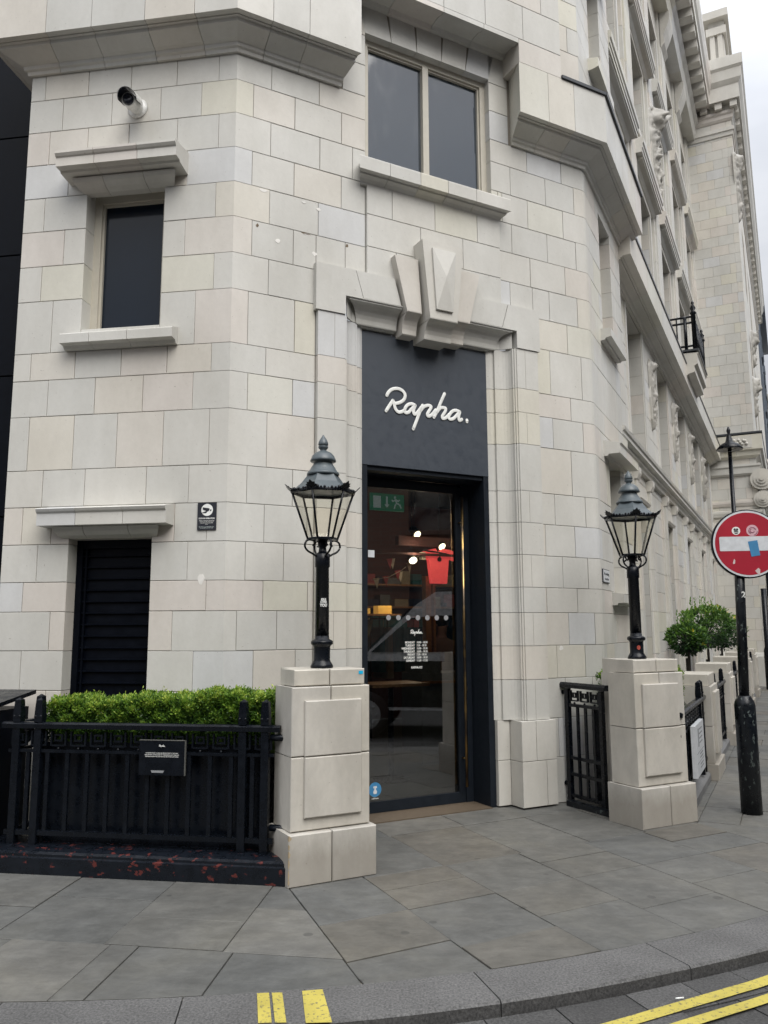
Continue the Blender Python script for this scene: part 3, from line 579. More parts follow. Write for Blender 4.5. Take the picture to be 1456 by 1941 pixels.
m = M(); m.box(B, 1.3, 2.54, -.60, -.10, -.004, .010); m.obj('threshold', flat('worn_threshold', (.10, .075, .05), .6), bld)
# masonry behind everything else on the street side is written further down

CHIP = flat('raw_chip', (.16, .12, .08), .95); FILL = flat('white_filler', (.72, .70, .66), .6)
for (F, u, z, a, h, mt, nm) in ((B, .190, 4.955, .030, .035, CHIP, 'chip'), (B, 1.02, 4.965, .035, .035, CHIP, 'chip'), (B, .60, 4.985, .10, .018, CHIP, 'chip'), (B, .36, 4.86, .055, .035, FILL, 'filler_patch'), (B, .70, 4.82, .05, .045, FILL, 'filler_patch'), (B, .22, 5.285, .07, .03, FILL, 'filler_patch'),
        (B, .60, 5.27, .045, .02, FILL, 'filler_patch'), (B, .74, 5.24, .045, .03, FILL, 'filler_patch'), (B, .62, 4.98, .06, .02, FILL, 'filler_patch'), (B, 3.30, 4.69, .06, .014, FILL, 'filler_patch'), (A, -.22, 1.995, .055, .09, FILL, 'filler_patch'), (B, 3.28, 1.41, .05, .05, FILL, 'filler_patch')):
    rr = random.Random(int(u*100)); n_ = 9; P = [(u+a/2+math.cos(2*math.pi*k/n_)*a/2*rr.uniform(.6, 1.15), z+math.sin(2*math.pi*k/n_)*h/2*rr.uniform(.6, 1.2)) for k in range(n_)]
    m = M(); m.ext_w(F, P, -.004, .0016); m.obj(nm, mt, bld)
# ------------------------------------------------------------ street facade (E)
WP = -.15
P0, PITCH = 3.82, 2.83
bays = [P0+PITCH*k for k in range(5)]
piers = [P0+PITCH*(k-.5) for k in range(6)]
END = 16.5
def street_wall(u0, u1, z0, z1, w, holes, off=0): upper(E, u0, u1, z0, z1, w, holes, .306, .5, off)
gh = [(c-.50, c+.34, .85, 3.34) for c in bays]
fh = [(c-.66, c+.66, 4.27, 6.18) for c in bays]
sh = [(c-.66, c+.66, 7.35, 9.55) for c in bays]; th = [(c-.66, c+.66, 10.75, 12.55) for c in bays]; uh = [(c-.66, c+.66, 13.7, 15.4) for c in bays]
street_wall(1.95, END, 0, 6.2, WP, gh+fh); street_wall(1.95, END, 6.7, 17.4, -.30, sh+th+uh)
m = M()
def backing(F, u0, u1, z0, z1, w0, w1, hs):
    us = sorted(set([u0, u1]+[x for h in hs for x in h[:2]])); zs = sorted(set([z0, z1]+[x for h in hs for x in h[2:]]))
    for a, b_ in zip(us[:-1], us[1:]):
        for c0, c1 in zip(zs[:-1], zs[1:]):
            if not any(h[0] <= a+1e-6 and b_ <= h[1]+1e-6 and h[2] <= c0+1e-6 and c1 <= h[3]+1e-6 for h in hs): m.box(F, a, b_, w0, w1, c0, c1)
backing(E, 1.95, END, 0, 6.7, -.45, WP-.009, gh+fh); backing(E, 1.95, END, 6.7, 17.4, -.6, -.309, sh+th+uh); m.obj('mortar_bed', MORTAR, bld)
# return face of the corner block
for i, r_ in enumerate(rows+[(6.475+.309*k, 6.475+.309*(k+1)) for k in range(32)]):
    F = FR(E.p(1.95, 0, 0).xy, 0); F.n = E.d.copy(); F.d = -E.n; REST.stone(F, .003, .30, -.15, 0, r_[0]+GAP, r_[1]-GAP, rt())
for k, c in enumerate(bays):
    for hs, w, fr in ((gh[k], WP-.28, .07), (fh[k], WP-.26, .09), (sh[k], -.30-.22, .08), (th[k], -.52, .08), (uh[k], -.52, .08)):
        window(E, *hs, w, bld, bars=[((hs[0]+hs[1])/2-.03, (hs[0]+hs[1])/2+.03)] if hs is not gh[k] else [], fr=fr, pmat=PANE2 if hs is gh[k] else PANE, hb=[(hs[2]+(hs[3]-hs[2])*.55, hs[2]+(hs[3]-hs[2])*.55+.05)])
    for (a, b_, z0, z1), w, d in ((gh[k], WP, .3), (fh[k], WP, .28), (sh[k], -.3, .24), (th[k], -.3, .24), (uh[k], -.3, .24)):   # stone reveals
        z = z0; i = 0
        while z < z1-.01:
            zz = min(z1, z+.306)
            for uu0, uu1 in ((a-.05, a), (b_, b_+.05)): REST.box(E, uu0-.002, uu1+.002, w-d, w-.012, z+GAP, zz-GAP, rt())
            z = zz
        REST.box(E, a, b_, w-d, w-.012, z1-.002, z1+.06, .4); REST.box(E, a, b_, w-d, w+.0, z0-.05, z0, .4)
    # first floor architrave
    a, b_, z0, z1 = fh[k]
    for p in ((a-.10, a-.015, z0, z1), (b_+.015, b_+.10, z0, z1), (a-.10, b_+.10, z1+.012, z1+.09)):
        m = M(); m.box(E, p[0], p[1], WP-.05, WP+.018, p[2], p[3], rt()); m.obj('architrave', STONE, bld)
    # ground floor pilasters with stepped jambs and panel above
    a, b_, z0, z1 = gh[k]
    for sgn, x in ((-1, a), (1, b_)):
        for (o0, o1, pw) in ((.02, .10, .012), (.10, .26, .060), (.26, .38, .03)):
            p, q = sorted((x+sgn*o0, x+sgn*o1)); z = 0.0; i = 0
            while z < 3.55:
                zz = min(3.62, z+.306*2); REST.box(E, p, q, WP-.05, WP+pw, z+GAP, zz-GAP, rt()); z = zz
        p, q = sorted((x+sgn*.08, x+sgn*.28)); m = M(); m.ext_u(E, [(WP, 3.62), (WP+.07, 3.62), (WP+.10, 3.70), (WP+.10, 3.78), (WP, 3.78)], p, q, t=.5); m.obj('pilaster_capital', STONE, bld)
        m = M(); m.ext_u(E, [(WP, 0), (WP+.12, 0), (WP+.12, .35), (WP+.09, .42), (WP, .42)], p-.02, q+.02, t=.4); m.obj('pilaster_base', STONE, bld)
    m = M(); m.box(E, a-.02, b_+.02, WP-.05, WP+.02, z1+.03, z1+.26, .5); m.box(E, a+.0, b_, WP-.3, WP-.10, z1-.09, z1, .3); m.ext_u(E, [(WP, 3.36), (WP+.05, 3.36), (WP+.07, 3.40), (WP, 3.40)], a-.02, b_+.02); m.obj('window_head', STONE, bld)
    # hoods of the upper floors
    for zh, sc in ((9.72, 1), (12.72, 1)):
        for nm, pf, e in (('hood_stone', [(-.31, zh+.10), (-.10, zh+.10), (-.10, zh+.17), (-.085, zh+.18), (-.085, zh+.25), (-.065, zh+.27), (-.06, zh+.37), (-.31, zh+.42)], 1.20), ('hood_bed_stone', [(-.31, zh-.06), (-.25, zh-.05), (-.20, zh+.02), (-.12, zh+.06), (-.12, zh+.10), (-.31, zh+.10)], 1.06)):
            cuts = [c-e, c, c+e]
            for j in range(2): m = M(); m.ext_u(E, pf, cuts[j]+(GAP if j else 0), cuts[j+1]-(0 if j else GAP), t=rt()); m.obj(nm, STONE, bld)
    for hs in (sh[k], th[k], uh[k]):
        a, b_, z0, z1 = hs
        for p in ((a-.14, a-.012), (b_+.012, b_+.14)): REST.box(E, p[0], p[1], -.33, -.265, z0, z1+.10, rt())
        REST.box(E, a-.14, b_+.14, -.33, -.262, z1+.012, z1+.13, .5); REST.box(E, a-.2, b_+.2, -.33, -.21, z0-.18, z0-.03, .5)
# pilaster strips on the upper wall
for u in piers[1:]:
    for z0 in [6.9+.62*i for i in range(17)]:
        REST.stone(E, u-.40, u+.40, -.33, -.235, z0+GAP, z0+.62-GAP, rt()); REST.box(E, u-.30, u+.30, -.24, -.205, z0+GAP, z0+.62-GAP, rt())
# string courses
def course(F, u0, u1, prof, step, name, mat=None):
    u = u0
    while u < u1-.01:
        v = min(u1, u+step); m = M(); m.ext_u(F, prof, u+GAP*(u > u0), v-GAP*(v < u1), t=rt()); m.obj(name, mat or STONE, bld); u = v
course(E, 1.62, END, [(WP-.02, 3.80), (WP+.06, 3.80), (WP+.07, 3.84), (WP+.10, 3.86), (WP+.10, 3.90), (WP+.155, 3.92), (WP+.155, 3.965), (WP+.175, 3.98), (WP+.185, 4.02), (WP+.15, 4.035), (WP-.02, 4.10)], 1.415, 'string_course_stone')
course(E, 1.95, END, [(WP-.05, 6.19), (WP+.03, 6.19), (WP+.035, 6.22), (WP+.06, 6.23), (WP+.08, 6.26), (WP+.16, 6.30), (WP+.17, 6.30), (WP+.175, 6.325), (WP+.20, 6.33), (WP+.20, 6.34), (.15, 6.345), (.15, 6.75), (WP-.05, 6.75)], 1.415, 'cornice_stone')
m = M(); m.box(E, 2.1, END, -.35, .165, 6.753, 6.79); m.obj('lead_flashing', LEAD, bld)
from mathutils import noise as MN
def relief(F, uc, hw, z0, z1, w, amp, seed, boss=(), nu=22, fq=7.0, tip=.15):
    m = M(); nz_ = max(20, int((z1-z0)/(hw*2)*nu*.8)); P = []
    for j in range(nz_+1):
        v = j/nz_; wd = hw*(tip+(1-tip)*min(1, v*1.6)**.8)*(1 if v < .86 else max(.25, 1-((v-.86)/.14)**2*.75))
        for i in range(nu+1):
            x = i/nu*2-1; u = uc+x*wd; z = z0+(z1-z0)*v
            e = max(0, 1-abs(x)**3)*min(1, v*12)*min(1, (1-v)*12)
            q = Vector((u*fq+seed, seed*1.7, z*fq)); h = .45*(1-abs(MN.noise(q))*2.2)+.40*abs(MN.noise(q*2.3))*2+.2*MN.noise(q*5)+.28*math.sin(v*math.pi*9+abs(x)*5)*(1-abs(x))
            for (bu, bz, br, bh) in boss:
                d = math.hypot((u-uc-bu)/br, (z-bz)/(br*1.25)); h += bh*max(0, 1-d*d)
            P.append(F.p(u, w-.03+.03*(e > 0)+amp*e*max(.05, h+.35), z))
    m.add(P, [(j*(nu+1)+i, j*(nu+1)+i+1, (j+1)*(nu+1)+i+1, (j+1)*(nu+1)+i) for j in range(nz_) for i in range(nu)], .4, True)
    return m
# carved drops between the first floor windows
for k, u in enumerate(piers[1:5]+[piers[5]]):
    if u > END-.3: continue
    m = M(); cz_ = 5.35
    m.ext_w(E, [(u-.13, 5.7), (u+.13, 5.7), (u+.17, 5.3), (u+.10, 4.95), (u, 4.80), (u-.10, 4.95), (u-.17, 5.3)], WP-.02, WP+.035, .4)
    rr = random.Random(k+3)
    relief(E, u, .17, 4.78, 5.98, WP+.035, .05, k*3.1, [(0, 5.35, .09, .8), (0, 5.86, .08, .9)], 18, 11).obj('carved_drop', CARVE, bld)
    m.obj('carved_backing', STONE2, bld)
# lion-mask keystone higher up and big console brackets under the eaves
for k, u in enumerate(piers[1:5]):
    if k == 1:
        relief(E, u, .34, 10.2, 12.35, -.205, .13, 5.5, [(0, 12.0, .22, 1.6), (-.1, 12.05, .06, .5), (.1, 12.05, .06, .5)], 26, 5.5).obj('carved_mask', CARVE, bld)

    m = M(); P = [(-.31, 15.5), (-.20, 15.5), (-.12, 15.6), (-.14, 15.8), (-.05, 16.0), (.02, 16.2), (.03, 16.40), (-.31, 16.40)]
    m.ext_u(E, P, u-.30, u+.30, t=.4); m.obj('console_bracket', STONE2, bld)
# eaves cornice with modillions
course(E, -.3, END, [(-.4, 16.4), (.0, 16.4), (.05, 16.55), (.05, 16.8), (.14, 16.9), (.14, 17.0), (-.4, 17.0)], 1.9, 'cornice_stone')
course(E, -.3, END-.1, [(-.4, 17.25), (.50, 17.25), (.50, 17.6), (.55, 17.68), (.60, 17.95), (.60, 18.3), (-.4, 18.4)], 1.9, 'cornice_stone')
u = 0
while u < END-.5:
    m = M(); m.box(E, u, u+.30, -.35, .46, 17.0, 17.25, .4); m.obj('modillion', STONE, bld); u += .62
# attic / dormer behind the parapet
m = M(); m.box(E, 0, 30, -8, -.6, 17.3, 19.6, .4); m.obj('attic_wall', STONE, bld); m = M(); m.box(E, 0, 60, -9, -.8, 19.6, 19.9); m.obj('roof', SLATE, bld)
m = M()
m.box(E, 16.6, 19.0, .56, 1.12, 18.6, 19.0, .4); m.box(E, 16.72, 18.9, .60, 1.02, 19.0, 19.9, .4)
for w in (.62, .84): m.box(E, 16.64, 16.72, w, w+.14, 19.0, 19.8, .5)
m.box(E, 16.6, 19.0, .52, 1.10, 19.8, 20.05, .5); m.box(E, 16.5, 19.1, .46, 1.18, 20.3, 20.55, .5); m.box(E, 16.7, 18.9, .6, 1.05, 20.05, 20.3, .4); m.obj('parapet_block', STONE, bld)

# ------------------------------------------------------------ projecting wing
WS = E.side(END)      # its u == street w, its outward normal looks back along the street
WW = 1.06
for i in range(58):
    z0 = .306*i
    if z0 > 17.2: break
    js = [-.3, (.28 if i % 2 else .02), (.75 if i % 2 else .48), (.92 if i % 2 else .90), WW]
    for a, b_ in zip(js[:-1], js[1:]):
        t = rt()*.9
        put(lambda m, t: m.stone(WS, a+GAP, b_-GAP, -.15, 0, z0+GAP, z0+.306-GAP, t), i > 7 and i < 55)
m = M(); m.box(WS, -.6, WW-.008, -.3, -.009, 0, 17.6); m.box(E, END+.1, 37, -6, WW-.008, 0, 17.6); m.obj('mortar_bed', MORTAR, bld)
upper(E, END, 37, 0, 17.4, WW, [(19.5, 21.2, 2.2, 5.2), (23.5, 25.2, 2.2, 5.2), (19.5, 21.2, 8, 11), (23.5, 25.2, 8, 11), (19.5, 21.2, 12.5, 14.8), (23.5, 25.2, 12.5, 14.8)], .306, 1.1)
def wmould(pf, nm='string_course_stone', u1=36.5):   # moulding round the wing corner: side face then street face
    m = M(); m.prism([WS.p(-.3, w, z) for w, z in pf], [WS.p(WW+w, w, z) for w, z in pf], rt()); m.obj(nm, STONE, bld)
    m = M(); m.prism([E.p(END-w, WW+w, z) for w, z in pf], [E.p(u1, WW+w, z) for w, z in pf], rt()); m.obj(nm, STONE, bld)
wmould([(-.05, 16.30), (.03, 16.30), (.04, 16.42), (.07, 16.44), (.07, 16.55), (-.05, 16.6)])
wmould([(-.05, 16.78), (.02, 16.78), (.06, 16.85), (.06, 16.95), (.10, 17.0), (.10, 17.08), (-.05, 17.12)])
wmould([(-.05, 17.30), (.28, 17.30), (.28, 17.75), (.31, 17.80), (.36, 17.9), (.38, 18.2), (.43, 18.28), (.43, 18.60), (-.05, 18.7)], 'cornice_stone')
m = M()
for k in range(4): m.box(WS, -.2+k*.42, -.2+k*.42+.2, -.05, .22, 17.1, 17.3, .4)
m.obj('modillion', STONE, bld)
for k in range(28): m = M(); m.box(E, END+.1+k*.7, END+.1+k*.7+.35, WW-.05, WW+.22, 17.05, 17.3, .4); m.obj('modillion', STONE, bld)
# lower entablature of the wing: panel frieze, cornice and scroll brackets
wmould([(-.05, 6.35), (.03, 6.36), (.12, 6.42), (.14, 6.55), (.20, 6.58), (.20, 7.0), (-.05, 7.02)], 'cornice_stone', 30)
m = M(); m.box(WS, -.3, WW+.21, -.05, .215, 7.03, 7.08); m.box(E, END-.21, 30, WW, WW+.215, 7.03, 7.08); m.obj('lead_flashing', LEAD, bld)
wmould([(-.05, 5.86), (.04, 5.87), (.08, 5.92), (.09, 6.08), (.12, 6.12), (.12, 6.18), (-.05, 6.2)], 'string_course_stone', 30)
wmould([(-.05, 5.0), (.03, 5.0), (.06, 5.08), (.06, 5.14), (-.05, 5.16)], 'string_course_stone', 30)
wmould([(-.05, 4.7), (.05, 4.7), (.08, 4.8), (.08, 4.86), (-.05, 4.9)], 'string_course_stone', 30)
wmould([(-.05, 0), (.12, 0), (.12, .8), (.08, .9), (-.05, .92)], 'plinth_stone', 30)
m = M(); m.box(WS, .35, 1.0, .19, .212, 6.62, 6.96, .4)
for k in range(10): m.ball(WS.p(.5+.04*k, .22, 6.8+.06*math.sin(k*1.9)), .045, .3, n=8)
m.obj('frieze_panel', STONE2, bld)
for zz, r_ in ((5.72, .30), (5.15, .24)):
    m = M()
    for k, (q, ww) in enumerate(((1, .10), (.72, .13), (.45, .16), (.2, .19))): disc(m, WS, WW+.12, zz, -.35, ww, r_*q, 20)
    m.obj('scroll_bracket', STONE2, bld)
for (zz0, zz1, uu) in ((15.9, 13.6, END+.35), (9.6, 8.2, END+3), (7.9, 6.9, 24), (12, 10.6, 22)):
    relief(E, uu, .42, zz1, zz0, WW, .12, zz0, [(0, zz0-.35, .25, 1.2)], 22, 5).obj('carved_drop', CARVE, bld)

for (a, b_, z0, z1) in ((19.5, 21.2, 2.2, 5.2), (23.5, 25.2, 2.2, 5.2), (19.5, 21.2, 8, 11), (23.5, 25.2, 8, 11), (19.5, 21.2, 12.5, 14.8), (23.5, 25.2, 12.5, 14.8)): window(E, a, b_, z0, z1, WW-.1, bld)
REST.obj('masonry', STONE, bld, kind='stuff')
# balcony with iron guard
bu0, bu1, bwid = 8.2, 10.0, .36
m = M(); m.ext_u(E, [(-.2, 6.40), (.05, 6.40), (.18, 6.55), (.30, 6.58), (.30, 6.70), (bwid, 6.74), (bwid, 6.92), (bwid+.03, 6.96), (-.3, 7.0)], bu0, bu1, t=.5); m.obj('balcony_slab', STONE, bld)
m = M(); m.box(E, bu0-.02, bu1+.02, -.3, bwid+.04, 7.003, 7.04); m.obj('lead_flashing', LEAD, bld)
m = M()
for a in ((bu0+.03, -.15, bu0+.03, bwid-.03), (bu0+.03, bwid-.03, bu1-.03, bwid-.03)):
    A0 = E.p(a[0], a[1], 0); A1 = E.p(a[2], a[3], 0); L = (A1-A0).length; n_ = max(3, int(L/.13))
    for z in (7.12, 7.60, 7.72): m.tube([A0+Vector((0, 0, z)), A1+Vector((0, 0, z))], .022, 6)
    for j in range(n_+1): p = A0.lerp(A1, j/n_); m.tube([p+Vector((0, 0, 7.04)), p+Vector((0, 0, 7.72))], .014 if j % 2 else .032, 6)
for u, w in ((bu0+.03, bwid-.03), (bu1-.03, bwid-.03)):
    m.lathe(E.p(u, w, 7.04), [(.045, 0), (.045, .72), (.07, .74), (.03, .79), (.06, .85), (.02, .92), (.035, .96), (.0, 1.02)], 8)
m.obj('balcony_guard', BLACK, bld)

# ------------------------------------------------------------ shop interior
ir = thing('shop_room', 'dim shop interior seen through the glass door', 'room', B.p(3, -4, 0)); ir['kind'] = 'structure'
for k in ('label', 'category'): del ir[k]
RP = [(.6, -.52), (3.4, -.52), (8.5, -4.15), (8.5, -7), (.6, -7)]
m = M(); m.ext_z(B, RP, -.05, -.005); m.obj('shop_floor', FLOORIN, ir)
m = M(); m.ext_z(B, RP, 3.9, 4.0); m.box(B, .5, .6, -7, -.3, 0, 4); m.box(B, 8.5, 8.6, -7, -4.15, 0, 4); m.box(B, .6, 1.30, -.62, -.5, 0, 4); m.box(B, 2.54, 3.4, -.62, -.5, 0, 4); m.box(B, 1.30, 2.54, -.62, -.5, 3.0, 4); m.obj('shop_shell', DARKIN, ir)
m = M(); m.box(B, .6, 8.6, -7.1, -7, 0, 4); m.obj('back_wall', REDIN, ir)
m = M(); m.ext_z(B, [(3.4, -.52), (8.5, -4.15), (8.55, -4.10), (3.47, -.50)], 0, 4.0); m.obj('side_wall', DARKIN, ir)
m = M(); m.box(B, 3.2, 4.4, -3.1, -3.0, 2.68, 2.80); m.box(B, 2.4, 4.4, -3.0, -2.96, 2.55, 2.58); m.obj('ceiling_beam', REDIN, ir)
def spot(u, z, w, r, tilt, lab):
    m = M(); t = thing('spotlight', lab, 'spotlight', B.p(u, w, z), 'ceiling spotlights inside the shop')
    d = Vector((tilt, -.75, -.65)).normalized(); X = d.cross(Vector((0, 0, 1))).normalized(); Y = X.cross(d)
    m.lathe(B.p(u, w, z), [(r*1.15, -.0), (r*1.15, -.14), (r*.6, -.16)], 12, axis=(X, Y, d)); m.tube([B.p(u, w, z)-d*.1, B.p(u, w, 3.9)], .006, 6); m.obj('housing', BLACK, t)
    m = M(); m.lathe(B.p(u, w, z)+d*.004, [(r, 0), (r*.2, .006)], 12, axis=(X, Y, d)); m.obj('lens', LAMPE, t)
spot(3.478, 2.828, -3, .05, .5, 'lit spotlight highest on the ceiling, above the bunting'); spot(3.859, 2.684, -3, .05, .5, 'lit spotlight just above the coral jersey')
spot(3.41, 2.484, -3, .055, .2, 'lit spotlight beside the bunting flags'); spot(4.121, 2.774, -3, .055, .1, 'brightest lit spotlight by the door handle side'); spot(4.114, 2.438, -3, .05, .1, 'lower lit spotlight right of the coral jersey')
t = thing('exit_sign', 'green emergency exit sign with running man and arrow behind the door glass', 'exit sign', B.p(2.235, -1.5, 2.86))
m = M(); m.box(B, 2.03, 2.44, -1.53, -1.50, 2.865, 3.05); m.obj('sign_board', GREENS, t)
m = M(); m.box(B, 2.06, 2.15, -1.499, -1.495, 2.89, 3.02); m.obj('door_pictogram', GREYPIC, t)
m = M(); m.box(B, 2.215, 2.235, -1.499, -1.495, 2.93, 3.02); m.ext_w(B, [(2.195, 2.935), (2.225, 2.895), (2.255, 2.935)], -1.4992, -1.4952); m.obj('arrow', GREYPIC, t)
m = M(); disc(m, B, 2.325, 3.015, -1.499, -1.495, .013, 10)
for P in ([(2.325, 2.995), (2.345, 2.955), (2.325, 2.925), (2.315, 2.89)], [(2.345, 2.955), (2.385, 2.935), (2.40, 2.90)], [(2.33, 2.99), (2.30, 2.97), (2.285, 2.985)], [(2.335, 2.99), (2.365, 2.975), (2.38, 2.99)]): m.tube([B.p(x, -1.496, z) for x, z in P], .0075, 6)
m.obj('running_man', GREYPIC, t)
t = thing('jersey', 'coral red short sleeved cycling jersey hanging in the shop', 'jersey', B.p(3.8, -3, 2.15))
m = M(); m.ext_w(B, [(3.70, 2.19), (3.93, 2.19), (3.955, 2.42), (3.965, 2.53), (4.06, 2.50), (4.09, 2.60), (3.98, 2.645), (3.86, 2.655), (3.83, 2.61), (3.79, 2.61), (3.76, 2.655), (3.62, 2.625), (3.55, 2.59), (3.57, 2.50), (3.655, 2.51), (3.67, 2.40)], -3.07, -3.0); m.obj('body', CORAL, t)
m = M(); m.box(B, 3.545, 3.60, -3.075, -2.995, 2.50, 2.60); m.obj('cuff', CREAMF, t)
m = M(); m.tube([B.p(3.56, -2.985, 2.62), B.p(3.8, -2.985, 2.60), B.p(4.05, -2.985, 2.56)], .012, 6); disc(m, B, 3.81, 2.51, -2.995, -2.985, .032, 12); m.tube([B.p(3.81, -2.98, 2.6), B.p(3.81, -2.98, 2.52)], .008); m.obj('hanger', BLACK, t)
t = thing('bunting', 'string of red and cream triangular flags hung across the shop', 'bunting', B.p(3.3, -3, 2.3), 'bunting in the shop')
m = M(); P = [(2.85, 2.22), (3.1, 2.26), (3.3, 2.36), (3.55, 2.55)]; m.tube([B.p(u, -3.1, z) for u, z in P], .004, 5); m.obj('cord', CREAMF, t)
for k, (u, z, c) in enumerate(((2.92, 2.24, 0), (3.06, 2.27, 1), (3.12, 2.50, 1), (3.16, 2.50, 0), (3.24, 2.35, 1), (3.28, 2.33, 0), (3.42, 2.46, 0))):
    m = M(); m.ext_w(B, [(u-.045, z), (u+.045, z+.01), (u+.012, z-.13)], -3.105-.004*k, -3.1-.004*k); m.obj('flag', flat('dull_red_flag', (.35, .05, .06), .8) if c else CREAMF, t)
t = thing('wall_shelf', 'lit wall shelf with amber goods at the left of the shop door', 'shelf', B.p(2.4, -1.9, 1.7))
m = M(); m.box(B, 1.9, 2.62, -2.1, -1.9, 1.745, 1.765); m.obj('board', WOOD, t)
gd = [(2.10, .05, .07), (2.34, .17, .09), (2.2, .04, .06)]
for u, wd, hh in gd: m = M(); m.box(B, u, u+wd, -2.05, -1.93, 1.766, 1.766+hh); tag(m.obj('packet', ORANGE), {2.10: 'small amber packet at the left end of the lit shelf', 2.34: 'wide amber box on the lit shelf', 2.2: 'small amber packet in the middle of the lit shelf'}[u], 'packet')
m = M(); m.ext_w(B, [(2.08, 1.5), (2.24, 1.5), (2.30, 1.70), (2.05, 1.70)], -2.02, -1.97); tag(m.obj('folded_garment', flat('olive_cloth', (.10, .085, .05), .9)), 'drab folded garment hanging under the lit shelf', 'garment')
for (a, b_, zt, wn_, lab) in ((2.05, 2.74, 1.02, -1.5, 'square wooden table nearest the glass door'), (3.2, 3.75, .97, -2.4, 'wooden table further back near the counter')):
    t = thing('cafe_table', lab, 'table', B.p((a+b_)/2, wn_-.3, 0), 'wooden tables in the shop')
    m = M(); m.box(B, a, b_, wn_-.5, wn_, zt-.03, zt); m.obj('table_top', WOOD, t); m = M(); m.lathe(B.p((a+b_)/2, wn_-.25, 0), [(.2, 0), (.2, .02), (.03, .03), (.03, zt-.03)], 14); m.obj('pedestal', BLACK, t)
m = M(); m.box(B, 3.2, 4.4, -2.95, -2.45, 0, 1.06); m.box(B, 3.22, 3.5, -2.9, -2.5, 1.06, 1.30, m=0); tag(m.obj('counter', COUNTER), 'pale grey box counter at the right of the shop', 'counter')
m = M(); m.box(B, 3.72, 3.80, -3.3, -3.2, 0, 2.3); m.box(B, 3.84, 3.87, -3.3, -3.2, 0, 2.3); tag(m.obj('display_frame', WOOD), 'tall reddish wooden upright frame below the jersey', 'frame')
t = thing('clothes_rail', 'dark clothes rail full of hanging garments at the back of the shop', 'clothes rail', B.p(4.6, -4.6, 0))
m = M(); m.tube([B.p(3.6, -4.6, 0), B.p(3.6, -4.6, 1.75), B.p(5.8, -4.6, 1.75), B.p(5.8, -4.6, 0)], .015, 8); m.obj('rail', BLACK, t)
gc = [flat('garment_navy', (.02, .03, .06), .9), flat('garment_grey', (.14, .14, .14), .9), flat('garment_rose', (.35, .08, .09), .9), flat('garment_sand', (.30, .24, .16), .9), flat('garment_teal', (.03, .12, .13), .9)]
rr = random.Random(11)
for k in range(16):
    u = 3.68+.13*k; h = rr.uniform(.62, .85); m = M(); m.ext_w(B, [(u-.035, 1.62), (u+.035, 1.62), (u+.055, 1.70-h), (u-.055, 1.70-h)], -4.82, -4.38); m.tube([B.p(u, -4.6, 1.62), B.p(u, -4.6, 1.76)], .004, 5); m.obj('garment', gc[rr.randrange(5)], t)
for row, z in enumerate((1.25, 1.62, 2.0, 2.4)):
    t = thing('back_shelf', ['lowest shelf of goods on the shop back wall', 'second lowest shelf of goods on the shop back wall', 'third shelf of goods on the shop back wall', 'highest shelf of goods on the shop back wall'][row], 'shelf', B.p(4.4, -6.6, z), 'shelves on the shop back wall')
    m = M(); m.box(B, 3.3, 7.4, -7, -6.7, z-.03, z); m.obj('board', WOOD, t)
    u = 3.4
    while u < 7.2: wd = rr.uniform(.08, .3); m = M(); m.box(B, u, u+wd, -6.98, -6.75, z, z+rr.uniform(.06, .26)); m.obj('folded_item', gc[rr.randrange(5)], t); u += wd+rr.uniform(.01, .12)
